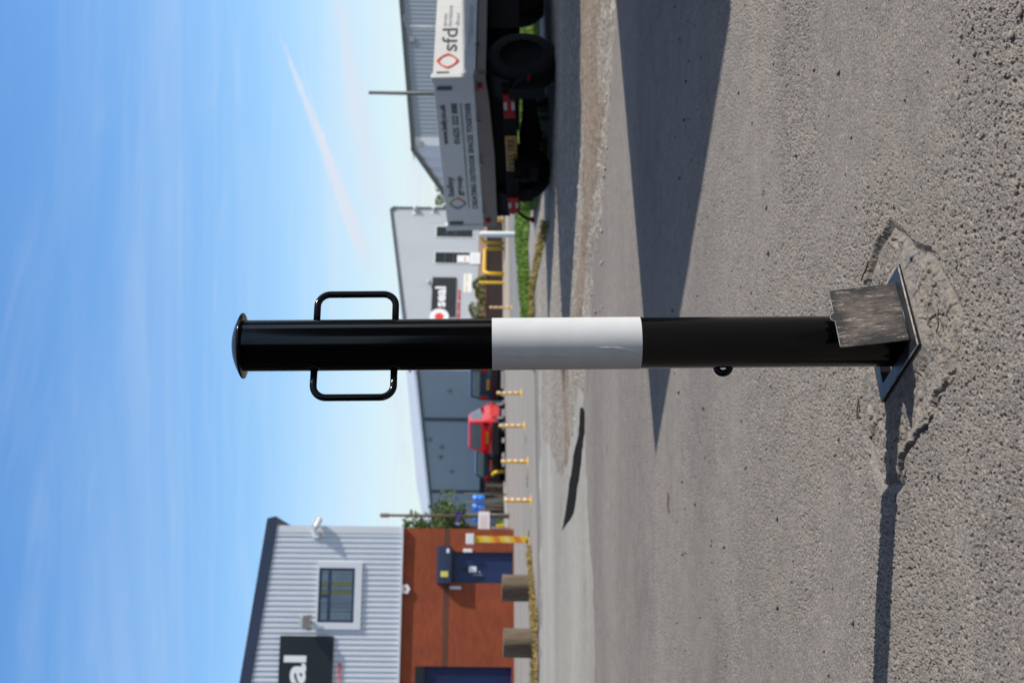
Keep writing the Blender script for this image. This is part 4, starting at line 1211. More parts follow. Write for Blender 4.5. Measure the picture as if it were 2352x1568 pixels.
def sign_on(pl, name, label, cat, u0, u1, v0, v1, depth, mat, th=0.03):
    x0, x1, z0, z1 = pl.rect(u0, u1, v0, v1, depth)
    root = thing(name, label, cat, pl.o + pl.d * ((x0 + x1) / 2) + pl.n * depth + Vector((0, 0, z0)), pl.ang)
    w, h = x1 - x0, z1 - z0
    mb = MB(); mb.box(-w / 2, w / 2, 0, th, 0, h, None, 0.004); mb.build('board', mat, root)
    return root, w, h

sg, w, h = sign_on(PL, 'company_sign', 'large black fascia sign with white letters beside the upper window of the brick unit', 'sign', -170, 109, 637, 761, -0.135, 'sign_black', 0.045)
px = w / 279.0
lettering('seal', 'lettering', 'sign_white', sg, 110 * px, 0, 1, 1)  # replaced below
bpy.data.objects.remove(sg.children[-1])
base = h - (697.7 - 637) / 124.0 * h
def lx(u): return (u - (-170)) * px - w / 2
lettering('seal', 'lettering', 'sign_white', sg, lx(-92), base, 49 / 124 * h, (62.5 + 92) * px, bold=0.028)
for rr, mt_, dy in ((46, 'sign_white', -0.004), (36, 'sign_black', -0.006), (24, 'sign_red', -0.008)):
    mb = MB(); cxx, czz = lx(-135), base + 0.17 * h
    n = 40; rr_ = rr * px
    mb.prism([(cxx + rr_ * math.cos(2 * math.pi * i / n), czz + rr_ * math.sin(2 * math.pi * i / n)) for i in range(n)], dy - 0.003, 0.004)
    mb.build('emblem', mt_, sg)
x0, x1, z0, z1 = PL.rect(-120, 47, 771, 783, -0.1)
rt = thing('red_lettering', 'line of red raised lettering on the ribbed metal below the larger black sign', 'lettering', PL.o + PL.d * x0 + PL.n * -0.10 + Vector((0, 0, z0)), PL.ang)
print_row('letters', 'sign_red', rt, 0, 0.03, (z1 - z0) * 0.82, (7, 8, 6), x1 - x0, depth=0.02)

def cctv(label, p, ang, s=1.0, yaw=0.3, drop=True, group=None):
    """dome-arm bullet camera on a wall bracket; local -y points away from the wall"""
    t = thing('security_camera', label, 'security camera', p, ang, group)
    mb = MB(); mb.box(-0.12 * s, 0.05 * s, -0.05 * s, 0, -0.08 * s, 0.08 * s, None, 0.01 * s); mb.build('base', 'camera_white', t)
    mb = MB(); mb.tube([(0, -0.05 * s, 0), (0.05 * s, -0.11 * s, 0.03 * s), (0.10 * s, -0.14 * s, 0.0)], 0.035 * s, 10); mb.lathe([(0.001, 0.055 * s), (0.05 * s, 0.045 * s), (0.07 * s, 0), (0.05 * s, -0.045 * s), (0.001, -0.055 * s)], 16, Matrix.Translation((0.10 * s, -0.14 * s, 0)))
    mb.build('arm', 'camera_white', t)
    Mx = Matrix.Translation((0.19 * s, -0.17 * s, -0.03 * s)) @ Matrix.Rotation(yaw, 4, 'Z') @ Matrix.Rotation(R(105), 4, 'Y')
    mb = MB(); mb.lathe([(0.001, -0.13 * s), (0.06 * s, -0.12 * s), (0.075 * s, -0.08 * s), (0.075 * s, 0.15 * s), (0.066 * s, 0.15 * s), (0.066 * s, 0.12 * s), (0.001, 0.12 * s)], 20, Mx)
    mb.box(-0.085 * s, -0.07 * s, -0.07 * s, 0.07 * s, -0.10 * s, 0.19 * s, Mx)
    hd = mb.build('housing', 'camera_white', t)
    mb = MB(); mb.lathe([(0.001, 0.124 * s), (0.055 * s, 0.124 * s)], 16, Mx); mb.build('lens', 'glass_dark', hd)
    return t
x_, z_ = PL.at(349, 727, -0.09)
cctv('white security camera on the corner flashing of the left brick unit', PL.o + PL.d * (x_ - 0.05) + PL.n * -0.088 + Vector((0, 0, z_)), PL.ang, 1.2, 0.5)

def floodlight(label, p, ang, s=1.0):
    t = thing('floodlight', label, 'floodlight', p, ang)
    mb = MB(); mb.box(-0.03 * s, 0.03 * s, -0.16 * s, 0, -0.02 * s, 0.02 * s); mb.tube([(-0.17 * s, -0.16 * s, 0), (-0.17 * s, -0.19 * s, 0.1 * s)], 0.012 * s, 6); mb.tube([(0.17 * s, -0.16 * s, 0), (0.17 * s, -0.19 * s, 0.1 * s)], 0.012 * s, 6); mb.box(-0.18 * s, 0.18 * s, -0.17 * s, -0.15 * s, -0.015 * s, 0.015 * s)
    mb.build('bracket', 'lamp_grey', t)
    Mx = Matrix.Translation((0, -0.24 * s, 0.10 * s)) @ Matrix.Rotation(R(-28), 4, 'X')
    mb = MB(); mb.box(-0.16 * s, 0.16 * s, -0.17 * s, 0.12 * s, -0.02 * s, 0.09 * s, Mx, 0.02 * s); 
    for k in range(6): mb.box(-0.14 * s + k * 0.05 * s, -0.13 * s + k * 0.05 * s, -0.10 * s, 0.10 * s, 0.09 * s, 0.12 * s, Mx)
    hd = mb.build('housing', 'lamp_grey', t)
    mb = MB(); mb.box(-0.14 * s, 0.14 * s, -0.15 * s, 0.10 * s, -0.026 * s, -0.021 * s, Mx); mb.build('glass', 'clear_lens', hd)
    return t
x_, z_ = PL.at(139, 716, -0.1)
floodlight('grey floodlight between the upper window and black sign of the brick unit', PL.o + PL.d * x_ + PL.n * -0.085 + Vector((0, 0, z_)), PL.ang, 1.15)
x_, z_ = PL.at(216, 931)
ab = thing('alarm_box', 'white six-sided alarm box high on the red brick wall', 'alarm box', PL.o + PL.d * x_ + Vector((0, 0, z_)), PL.ang)
mb = MB(); mb.prism([(0.14 * math.cos(R(60 * k + 30)), 0.14 * math.sin(R(60 * k + 30))) for k in range(6)], -0.09, -0.002); mb.build('case', 'sign_white', ab)
mb = MB(); mb.box(-0.05, 0.05, -0.096, -0.088, -0.03, 0.03); mb.build('badge', 'logo_orange', ab)
q = PL.rect(216, 222, 1033, 1059); pz = thing('wall_plate', 'small pale plate on the brick left of the navy door', 'sign', PL.o + PL.d * q[0] + Vector((0, 0, q[2])), PL.ang)
mb = MB(); mb.box(0, q[1] - q[0], -0.03, -0.002, 0, q[3] - q[2]); mb.build('plate', 'trim_light', pz)
q = PL.rect(298, 303, 1064, 1085); pz = thing('wall_light', 'narrow white bulkhead light on the brick right of the navy door', 'wall light', PL.o + PL.d * (q[0] + 0.02) + Vector((0, 0, q[2])), PL.ang)
mb = MB(); mb.box(0, 0.10, -0.08, -0.002, 0, q[3] - q[2], None, 0.02); mb.build('cover', 'sign_white', pz)

# logs by the kerb, hazard post
def log(label, u, vb, vt, wpx):
    p = gp(u, vb); ppm = F_PX / p.y; r = wpx / 2 / ppm; h = (vb - vt) / ppm
    t = thing('log_stump', label, 'log', (p.x, p.y, p.z), random.uniform(0, 6), 'upright logs beside the yard')
    mb = MB(); prof = []
    seg = 40
    bm = bmesh.new(); rings = []
    for z in (-0.05, 0.03, h * 0.25, h * 0.5, h * 0.75, h - 0.02, h):
        ring = []
        for k in range(seg):
            a = 2 * math.pi * k / seg
            rr = r * (1 + 0.035 * math.sin(3 * a + z) + 0.02 * math.sin(7 * a + 2 * z) + 0.012 * math.sin(13 * a)) * (0.985 if z == h else 1)
            ring.append(bm.verts.new((rr * math.cos(a), rr * math.sin(a), z)))
        rings.append(ring)
    for i in range(len(rings) - 1):
        for k in range(seg): bm.faces.new((rings[i][k], rings[i][(k + 1) % seg], rings[i + 1][(k + 1) % seg], rings[i + 1][k]))
    mb.from_bm(bm, True); mb.build('trunk', 'log_wood', t)
    mb = MB(); mb.add([(0.97 * r * math.cos(2 * math.pi * k / seg), 0.97 * r * math.sin(2 * math.pi * k / seg), h + 0.002) for k in range(seg)], [tuple(range(seg))]); mb.build('cut_end', 'log_end', t)
log('squat upright log standing in front of the navy door of the brick unit', 219, 1225, 1153, 61)
log('squat upright log standing in front of the bare brick, nearer the roller shutter', 92, 1232, 1156, 65)

p = gp(329, 1216); ppm = F_PX / p.y; hh_ = (1216 - 1079) / ppm
hp_ = thing('marker_post', 'tall yellow and orange striped post with square white top by the brick corner', 'post', (p.x, p.y, p.z), R(12))
mb = MB(); mb.box(-0.05, 0.05, -0.05, 0.05, -0.05, hh_); mb.build('post', 'yellow_paint', hp_)
z = 0.12; k = 0
while z < hh_ - 0.2:
    mb = MB()
    mb.prism([(-0.052, z), (0.052, z + 0.05), (0.052, z + 0.15), (-0.052, z + 0.10)], -0.0525, 0.0525)
    mb.build('stripe', 'orange_film' if k % 2 == 0 else 'pale_yellow', hp_); z += 0.17; k += 1
mb = MB(); mb.box(-0.085, 0.085, -0.085, 0.085, hh_ - 0.07, hh_ + 0.06, None, 0.01); mb.build('cap', 'sign_white', hp_)

# ------------------------------------------------------------------ small striped flexible posts
FP = [(861.5, 1176, 1124, 'rightmost, beside the dark brick wall'), (665, 1198, 1141, 'between the bollard and the red car'), (590, 1205, 1146, 'in front of the red car'),
      (508, 1213, 1151, 'in front of the left black car'), (419, 1220, 1158, 'leftmost, by the yellow hoop')]
proto = None
for i, (u, vb, vt, where) in enumerate(FP):
    p = gp(u, vb); ppm = F_PX / p.y; h = (vb - vt) / ppm
    if proto is None:
        proto = thing('striped_post', '', 'post', (0, 0, 0))
        mb = MB(); mb.lathe([(0.028, 0), (0.028, 0.985), (0.02, 1.0), (0.001, 1.0)], 18); mb.build('post', 'yellow_paint', proto)
        for k in range(8):
            z0 = 0.06 + k * 0.115; mb = MB()
            vs = []; nn = 12
            for jz in (0, 1):
                for kk in range(nn + 1):
                    a = R(-72 + 165 * kk / nn)
                    vs.append((0.0292 * math.cos(a), 0.0292 * math.sin(a), z0 + jz * 0.112 + 0.05 * (0.5 - kk / nn)))
            mb.add(vs, [(kk, kk + 1, kk + nn + 2, kk + nn + 1) for kk in range(nn)], True)
            mb.build('stripe', 'sign_white' if k % 2 else 'orange_film', proto)
        mb = MB(); mb.lathe([(0.10, -0.02), (0.10, 0.015), (0.05, 0.03), (0.03, 0.035)], 18); mb.build('foot', 'yellow_paint', proto)
        o = proto
    else:
        o = copy_thing(proto)
    o.location = (p.x, p.y, p.z); o.scale = (1.15, 1.15, h)
    tag(o, 'short yellow post with white and orange stripes, ' + where, 'post', 'short striped posts along the road')

# ------------------------------------------------------------------ yellow hoop barriers and posts on the right and left
def hoop(label, u0, vb0, u1, vb1, vt, r=0.085, right_out=False, cat='barrier'):
    a = gp(u0, vb0); b_ = gp(u1, vb1)
    h = (vb0 - vt) / (F_PX / a.y)
    d = b_ - a; L = d.length
    t = thing('hoop_barrier', label, cat, a, math.atan2(d.y, d.x), 'yellow hoop barriers')
    rad = min(0.42, L * 0.3)
    pts = [(0, 0, -0.05)]
    for k in range(9):
        an = math.pi - math.pi / 2 * k / 8; pts.append((rad + rad * math.cos(an), 0, h - rad + rad * math.sin(an)))
    for k in range(9):
        an = math.pi / 2 - math.pi / 2 * k / 8; pts.append((L - rad + rad * math.cos(an), 0, h - rad + rad * math.sin(an)))
    pts.append((L, 0, -0.05))
    mb = MB(); mb.tube(pts, r, 14); mb.build('hoop', 'yellow_paint', t)
    return t
hoop('whole yellow steel hoop barrier in front of the dark brick wall', 939, 1159, 997, 1157.5, 1112)
hoop('yellow hoop barrier half hidden behind the white post and the tailgate', 1010, 1157.5, 1075, 1157, 1105)
hoop('far yellow hoop barrier under the left end of the tailgate', 1062, 1157, 1083, 1157, 1128)
hoop('yellow hoop barrier on the verge next to the left black car', 432, 1160, 486, 1161, 1131)
p = gp(918.5, 1159); ppm = F_PX / p.y
t = thing('yellow_post', 'single straight yellow post beside the clipped hedge', 'post', p)
mb = MB(); mb.lathe([(0.07, -0.05), (0.07, 0.97), (0.05, 1.0), (0.001, 1.0)], 20); o = mb.build('post', 'yellow_paint', t); t.scale = (1, 1, (1159 - 1100) / ppm)
p = gp(357, 1165); ppm = F_PX / p.y
t = thing('yellow_post', 'low yellow post at the corner of the brick unit by the verge', 'post', p)
mb = MB(); mb.box(-0.13, 0.13, -0.06, 0.06, -0.05, 0.45, None, 0.02); mb.build('post', 'yellow_paint', t)
p = gp(1029, 1192); ppm = F_PX / p.y
t = thing('white_post', 'round pale grey post on the grass edge below the tailgate corner', 'post', p)
hw = (1192 - 1102) / ppm
mb = MB(); mb.lathe([(0.068, -0.05), (0.068, hw - 0.03), (0.05, hw), (0.001, hw + 0.006)], 24); mb.build('post', 'white_paint', t)
p = gp(1112, 1160); ppm = F_PX / p.y
t = thing('white_post', 'small pale post seen under the tailgate behind the lamp bar', 'post', p)
mb = MB(); mb.lathe([(0.10, -0.05), (0.10, 0.5), (0.08, 0.53), (0.001, 0.53)], 20); mb.build('post', 'white_paint', t)

# ------------------------------------------------------------------ the pale unit behind (gable front) with its long shaded side
PS = Plane(-1.28 * 1.46, 60.0 * 1.46, math.atan2(0.53, 0.85))
GB = thing('metal_factory', 'pale metal-clad factory with a sloping dark roof edge and a long blue-grey side wall', 'building', PS.o, PS.ang)
xr, _ = PS.at(1088, 950)
zl = PS.at(790, 945)[1]; zr = PS.at(1090, 899)[1]
xl = 0.0
def rz2(x): return zl + (x - 0.3) * (zr - zl) / (xr - 0.3)
zc0 = PS.at(950, 1098)[1]
mb = MB()
corrugated(mb, 0.02, xr - 0.02, zc0, rz2, 0.18, 0.03, 0.5)
mb.add([(xr - 0.02, 0, -0.2), (xr - 0.02, 14, -0.2), (xr - 0.02, 14, zr), (xr - 0.02, 0, zr)], [(0, 1, 2, 3)])
mb.build('front_cladding', 'clad_pale', GB)
mb = MB(); mb.box(0.0, xr, -0.02, 0.06, -0.3, zc0); mb.build('plinth', 'brick_tan', GB)
mb = MB()
mb.prism([(-0.2, rz2(-0.2) - 0.04), (xr - 0.25, zr - 0.08), (xr, zr - 0.35), (xr + 0.12, zr - 0.35), (xr + 0.12, zr - 0.12), (xr - 0.12, zr + 0.10), (-0.2, rz2(-0.2) + 0.12)], -0.12, 0.10)
mb.box(xr - 0.02, xr + 0.10, -0.12, -0.02, -0.2, zr - 0.35)
mb.build('verge_trim', 'grey_trim', GB)
# the side wall: local -x face, running back
side_len = 15.5
PW = Plane(-1.28 * 1.46, 60.0 * 1.46, PS.ang + math.pi / 2)        # along the side, away from the corner
e1, e2 = PW.at(718, 957), PW.at(398, 990)
zeave1 = e1[1]; zeave2 = e2[1]
def ez_(s): return zeave1 + (s - e1[0]) * (zeave2 - zeave1) / (e2[0] - e1[0])
Mside = Matrix.Rotation(math.pi / 2, 4, 'Z')         # maps wall-local (x along side, y into...) to building local
mb = MB()
vs = []; prof = []
x = 0.02
while x < 44:
    prof += [(x, 0.0), (x + 0.06, 0.03), (x + 0.2, 0.03), (x + 0.26, 0.0)]; x += 0.30
for px_, py_ in prof: vs += [(-py_, px_, -0.3), (-py_, px_, ez_(px_))]
mb.add(vs, [(2 * i + 2, 2 * i, 2 * i + 1, 2 * i + 3) for i in range(len(prof) - 1)])
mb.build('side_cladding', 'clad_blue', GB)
for u in (605.5, 440.5):
    s_ = PW.at(u, 1050)[0]
    mb = MB(); mb.box(-0.13, -0.031, s_ - 0.15, s_ + 0.15, -0.3, ez_(s_)); mb.build('downpipe', 'grey_trim', GB)
mb = MB()
mb.add([(-0.14, -0.1, ez_(0) - 0.16), (-0.14, 44, ez_(44) - 0.16), (-0.14, 44, ez_(44) + 0.02), (-0.14, -0.1, ez_(0) + 0.02)], [(3, 2, 1, 0)])
mb.add([(-0.14, -0.1, ez_(0) - 0.16), (-0.14, 44, ez_(44) - 0.16), (0.0, 44, ez_(44) - 0.16), (0.0, -0.1, ez_(0) - 0.16)], [(0, 1, 2, 3)])
mb.build('eaves_trim', 'grey_trim', GB)
mb = MB()
mb.add([(-0.16, -0.12, ez_(0) + 0.02), (-0.16, 44, ez_(44) + 0.02), (0.15, 44, ez_(44) + 0.22), (0.15, -0.12, ez_(0) + 0.22)], [(3, 2, 1, 0)])
mb.add([(0.15, 0.1, ez_(0) + 0.2), (0.15, 44, ez_(44) + 0.2), (xr, 44, zr), (xr, 0.1, zr)], [(3, 2, 1, 0)])
mb.build('roof', 'trim_light', GB)
for (zx, zy) in ((520, 543), (465, 932), (535, 1103), (455, 1003), (380, 880)):
    v = 861.3 + zx * .3296; u = 1568 - (717.8 + zy * .3296)
    s_, z_ = PW.at(u, v)
    mb = MB(); mb.lathe([(0.001, 0.14), (0.10, 0.12), (0.13, 0.0)], 14, Matrix.Translation((-0.031, s_, z_)) @ Matrix.Rotation(R(-90), 4, 'Y') @ Matrix.Scale(1.4, 4))
    mb.build('vent', 'lamp_grey', GB)
for (u0, u1, v0, v1) in ((1022, 1046.5, 1002, 1087), (962, 988, 999, 1080)):
    x0, x1, z0, z1 = PS.rect(u0, u1, v0, v1)
    mb = MB(); frame_ring(mb, x0 - 0.05, x1 + 0.05, z0 - 0.05, z1 + 0.05, 0.07, -0.06, 0.0)
    w_ = mb.build('window', 'trim_light', GB)
    mb = MB(); mb.add([(x0, -0.048, z0), (x1, -0.048, z0), (x1, -0.048, z1), (x0, -0.048, z1)], [(0, 1, 2, 3)]); mb.build('pane', 'glass_dark', w_)
    for f in (0.47, 0.72):
        mb = MB(); mb.box(x0, x1, -0.062, -0.046, z0 + (z1 - z0) * f - 0.05, z0 + (z1 - z0) * f + 0.05); mb.build('transom', 'navy', w_)
q = PS.rect(964, 981, 1050, 1079); 
nt = thing('window_poster', 'white poster stuck inside the window nearest the smaller black sign', 'poster', PS.o + PS.d * q[0] + PS.n * -0.065 + Vector((0, 0, q[2])), PS.ang)
mb = MB(); mb.box(0, (q[1] - q[0]) * 0.95, -0.012, 0, 0, (q[3] - q[2])); mb.build('sheet', 'sign_white', nt)
mb = MB(); mb.box(0.1, (q[1] - q[0]) * 0.7, -0.016, -0.0125, 0.28, 0.36); mb.build('print', 'logo_orange', nt)

sg2, w, h = sign_on(PS, 'company_sign', 'smaller black sign with red and white disc on the pale factory front', 'sign', 842, 932, 991.7, 1047, -0.10, 'sign_black', 0.05)
px = w / 90.0
def lx2(u): return (u - 842) * px - w / 2
base = h * (1047 - 1022.5) / 55.3
lettering('seal', 'lettering', 'sign_white', sg2, lx2(863), base, 23.5 / 55.3 * h, (909.5 - 863) * px, bold=0.03)
for rr, mt_, dy in ((18.5, 'sign_white', -0.006), (14, 'sign_black', -0.009), (8.5, 'sign_red', -0.012)):
    mb = MB(); n = 36; rr_ = rr * px; cxx, czz = lx2(840.5), h * (1047 - 1010.5) / 55.3
    if rr == 14:
        pts = [(cxx + rr_ * math.cos(math.pi + math.pi * i / n), czz - 2 * px + rr_ * 0.85 * math.sin(math.pi + math.pi * i / n)) for i in range(n + 1)]
        continue
    mb.prism([(cxx + rr_ * math.cos(2 * math.pi * i / n), czz + rr_ * math.sin(2 * math.pi * i / n)) for i in range(n)], dy - 0.004, dy + 0.002 if rr != 18.5 else 0.01)
    mb.build('emblem', mt_, sg2)
x0, x1, z0, z1 = PS.rect(836, 902, 1049, 1057.6, -0.03)
rt = thing('red_lettering', 'line of red raised lettering on the pale factory front under the smaller black sign', 'lettering', PS.o + PS.d * x0 + PS.n * -0.03 + Vector((0, 0, z0)), PS.ang)
print_row('letters', 'sign_red', rt, 0, 0.02, (z1 - z0) * 0.85, (5, 7, 8), x1 - x0, depth=0.03)
sg3, w, h = sign_on(PS, 'notice_board', 'cream and white banner low on the factory front right of the black sign', 'sign', 897, 940, 1065, 1084, -0.04, 'sign_white', 0.03)
print_row('print_line', 'pale_yellow', sg3, -w * 0.46, h * 0.52, h * 0.34, (4, 6), w * 0.92)
sg4, w, h = sign_on(PS, 'notice_board', 'blank white notice under the window with the white poster', 'sign', 962, 988, 1080.5, 1103, -0.08, 'sign_white', 0.03)
for k in range(3):
    mb = MB(); mb.box(-w * 0.36, w * 0.36, -0.006, 0.001, h * (0.3 + 0.2 * k), h * (0.34 + 0.2 * k)); mb.build('print_line', 'letter_faint', sg4)
x_, z_ = PS.at(916, 988)
floodlight('small floodlight over the smaller black sign of the pale factory', PS.o + PS.d * x_ + PS.n * -0.03 + Vector((0, 0, z_ - 0.05)), PS.ang, 0.9)
for (u, v, lab) in ((1084, 953, 'upper white security camera on the right edge of the pale factory'), (1085, 995, 'lower white security camera on the right edge of the pale factory, beside the tailgate')):
    x_, z_ = PS.at(u, v)
    cctv(lab, PS.o + PS.d * (x_ - 0.2) + PS.n * -0.02 + Vector((0, 0, z_)), PS.ang, 1.5 if v < 960 else 1.1, 0.9, group='cameras on the pale factory')

# low dark wall with hedge in front of the factory
a = gp(700, 1156); b_ = gp(1085, 1155)
PWl = Plane(a.x, a.y, math.atan2(b_.y - a.y, b_.x - a.x))
wl_ = thing('low_wall', 'low dark brown brick wall in front of the pale factory', 'wall', PWl.o, PWl.ang)
L = (b_ - a).length; x0, x1, z0, z1 = PWl.rect(720, 1062, 1116, 1156)
mb = MB(); mb.box(x0, x1, 0, 0.22, -0.3, z1 - 0.06); mb.build('brickwork', 'brick_dark', wl_)
mb = MB(); mb.box(x0 - 0.03, x1 + 0.03, -0.03, 0.25, z1 - 0.06, z1); mb.build('coping', 'brick_band', wl_)

def leaf_mass(mb, n, fn, size, up=0.3):
    """n small leaf quads at points from fn()"""
    for _ in range(n):
        p = Vector(fn())
        d = Vector((random.gauss(0, 1), random.gauss(0, 1), random.gauss(0, 1) + up)).normalized()
        q = d.to_track_quat('Z', 'Y').to_matrix()
        s = size * random.uniform(0.6, 1.4)
        a_ = random.uniform(0, 6.28); ca_, sa_ = math.cos(a_), math.sin(a_)
        c = [(-0.5, 0), (0, -0.32), (0.6, 0), (0, 0.32)]
        vs = [p + q @ Vector(((x * ca_ - y_ * sa_) * s, (x * sa_ + y_ * ca_) * s, 0.08 * s * (1 if k % 2 else -1))) for k, (x, y_) in enumerate(c)]
        mb.add(vs, [(0, 1, 2, 3)])

hx0, hx1, hz0, hz1 = PWl.rect(835, 932, 1090, 1124, 0.5)
hd = thing('hedge', 'clipped olive green hedge on top of the dark wall below the smaller black sign', 'hedge', PWl.o + PWl.d * hx0 + PWl.n * 0.55, PWl.ang)
W = hx1 - hx0
def hfn():
    while True:
        x = random.uniform(0, W); yy = random.uniform(-0.45, 0.45)
        top = (hz1 - 0.06) + 0.16 * math.sin(x * 4) + 0.10 * math.sin(x * 9 + 1) + (0.25 if x < W * 0.35 else 0) - max(0, 0.5 - x * 1.2) * 0.8
        z = random.uniform(hz0 - 0.5, top)
        sh = min(x, W - x, (top - z), 0.45 - abs(yy))
        if sh < 0.16: return (x, yy, z)
mb = MB(); leaf_mass(mb, 5200, hfn, 0.09); mb.build('foliage', 'hedge_leaf', hd)
mb = MB()
for k in range(7): mb.tube([(0.2 + k * W / 7.2, 0, -0.2), (0.22 + k * W / 7.2, 0.05, hz1 - 0.45)], 0.03, 6)
mb.build('stems', 'bark', hd)

# ------------------------------------------------------------------ trees
def tree(label, u, vtop, Y, crown_w, hcrown, n, leaf, seed, name='tree'):
    random.seed(seed)
    top = at(u, vtop, Y)
    x, z1 = top.x, top.z
    t = thing(name, label, 'tree', (x, Y, gz(x)))
    H = z1 - gz(x)
    mb = MB()
    tr = [Vector((0, 0, -0.2)), Vector((0.05, 0, H * 0.35)), Vector((0.0, 0.08, H * 0.62)), Vector((-0.06, 0, H * 0.9))]
    mb.tube(tr, 0, 10, radii=[0.13, 0.10, 0.06, 0.015])
    tips = []
    for k in range(11):
        a = random.uniform(0, 6.28); z = H * random.uniform(0.3, 0.8)
        l = crown_w * random.uniform(0.3, 0.52) * (1.1 - 0.5 * z / H)
        e = Vector((math.cos(a) * l, math.sin(a) * l, z + H * random.uniform(0.08, 0.2)))
        mid_ = Vector((e.x * 0.5, e.y * 0.5, z + 0.4 * (e.z - z)))
        mb.tube([(0, 0, z), mid_, e], 0, 6, radii=[0.045, 0.03, 0.008]); tips.append(e); tips.append(mid_)
    tips.append(tr[3]); tips.append(tr[2])
    mb.build('trunk', 'bark', t)
    cl = []
    for e in tips:
        for _ in range(3):
            cl.append((e + Vector((random.gauss(0, 0.16), random.gauss(0, 0.16), random.gauss(0, 0.12))) * crown_w * 0.8, random.uniform(0.10, 0.22) * crown_w))
    def fn():
        c, r_ = random.choice(cl)
        d = Vector((random.gauss(0, 1), random.gauss(0, 1), random.gauss(0, 0.8))).normalized() * r_ * random.uniform(0.3, 1) ** 0.5
        q = c + d
        if q.z > H: q.z = H - random.uniform(0, 0.2)
        if q.z < H - hcrown: q.z = H - hcrown + random.uniform(0, 0.5)
        return q
    mb = MB(); leaf_mass(mb, n, fn, leaf); mb.build('crown', 'leaf', t)
    return t
tree('light green tree rising behind the red brick corner', 356, 926, 56, 2.4, 2.6, 3600, 0.15, 3)
tree('wispy tree top showing between the pale factory and the tailgate', 1126, 1000, 125, 4.4, 4.0, 1700, 0.28, 9)
random.seed(21)

# ------------------------------------------------------------------ warehouse behind the truck
WH = at(1232, 1040, 62)
dirf = Vector((0.93, 0.10, 0)).normalized()
PH = Plane(WH.x, 62.0, math.atan2(dirf.y, dirf.x))
hc = PH.at(1232, 949)[1]
hr = PH.at(1568, 921.5)
wh = thing('warehouse', 'long blue-grey metal warehouse with a dark roof edge behind the dropside truck', 'building', PH.o, PH.ang)
def wz(x): return hc + (hr[1] - hc) * x / hr[0]
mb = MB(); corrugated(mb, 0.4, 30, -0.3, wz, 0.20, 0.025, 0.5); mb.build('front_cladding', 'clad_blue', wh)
mb = MB()
mb.box(0, 0.4, -0.03, 0.1, -0.3, hc); 
mb.build('corner_flashing', 'trim_light', wh)
sx_ = PH.at(1195, 1020); 
mb = MB()
vs = []; pr = []
k = 0; yb = 0.0
ll = 9.0
xw = PH.at(1195, 1017)[0]
# the left end wall, seen sharply foreshortened: wide light ribs
while yb < ll:
    pr += [(yb, 0), (yb + 0.35, 0.16), (yb + 1.15, 0.16), (yb + 1.5, 0)]; yb += 1.5
for yy, dp in pr:
    f = yy / ll
    zt2 = hc - f * 1.62
    xx = xw * f
    vs += [(xx - dp, yy, -0.3), (xx - dp, yy, zt2)]
mb.add(vs, [(2 * i + 2, 2 * i, 2 * i + 1, 2 * i + 3) for i in range(len(pr) - 1)])
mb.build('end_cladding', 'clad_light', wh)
mb = MB()
mb.add([(-0.05, -0.12, wz(0) - 0.10), (30, -0.12, wz(30) - 0.10), (30, -0.12, wz(30) + 0.10), (-0.05, -0.12, wz(0) + 0.10)], [(0, 1, 2, 3)])
mb.add([(-0.05, -0.12, wz(0) + 0.10), (30, -0.12, wz(30) + 0.10), (30, 3, wz(30) + 0.10), (-0.05, 3, wz(0) + 0.10)], [(0, 1, 2, 3)])
mb.add([(-0.25, -0.12, hc - 0.10), (xw - 0.25, ll, hc - 1.72), (xw - 0.25, ll, hc - 1.52), (-0.25, -0.12, hc + 0.10)], [(0, 1, 2, 3)])
mb.add([(-0.25, -0.12, hc + 0.10), (xw - 0.25, ll, hc - 1.52), (xw + 0.6, ll, hc - 1.52), (0.5, -0.12, hc + 0.10)], [(3, 2, 1, 0)])
mb.build('roof_trim', 'grey_trim', wh)
for (u, v) in ((1568 - 332, 966), (1568 - 92, 947)):
    x_, z_ = PH.at(u, v)
    mb = MB(); mb.box(x_ - 0.14, x_ + 0.14, -0.10, -0.026, z_ - 0.12, z_ + 0.12, None, 0.02); mb.build('vent', 'lamp_grey', wh)

# street lamp behind the truck, utility pole on the left
tp = at(1366, 851, 34); 
t = thing('street_lamp', 'slim dark green lamp column rising behind the dropside truck', 'lamp post', (tp.x - 0.12, 34, gz(tp.x)))
mb = MB(); mb.tube([(0, 0, -0.2), (0, 0, 1.2), (0, 0, tp.z - gz(tp.x))], 0, 14, radii=[0.075, 0.06, 0.042]); mb.build('column', 'lamp_pole', t)
mb = MB(); mb.lathe([(0.05, 0), (0.055, 0.02), (0.03, 0.05), (0.001, 0.055)], 14, Matrix.Translation((0, 0, tp.z - gz(tp.x)))); mb.build('cap', 'lamp_grey', t)
tp = at(1388, 929, 70)
t = thing('street_lamp', 'thin pale lamp column far behind the truck beside the warehouse', 'lamp post', (tp.x - 0.1, 58, gz(tp.x)))
zt3 = at(1388, 931, 58).z - gz(tp.x)
mb = MB(); mb.tube([(0, 0, -0.2), (0, 0, zt3)], 0.03, 8); mb.build('column', 'galv', t)
mb = MB(); mb.tube([(0, 0, zt3), (0.25, 0, zt3 + 0.08)], 0.028, 8); mb.box(0.2, 0.5, -0.06, 0.06, zt3 + 0.06, zt3 + 0.12); mb.build('lamp_head', 'galv', t)

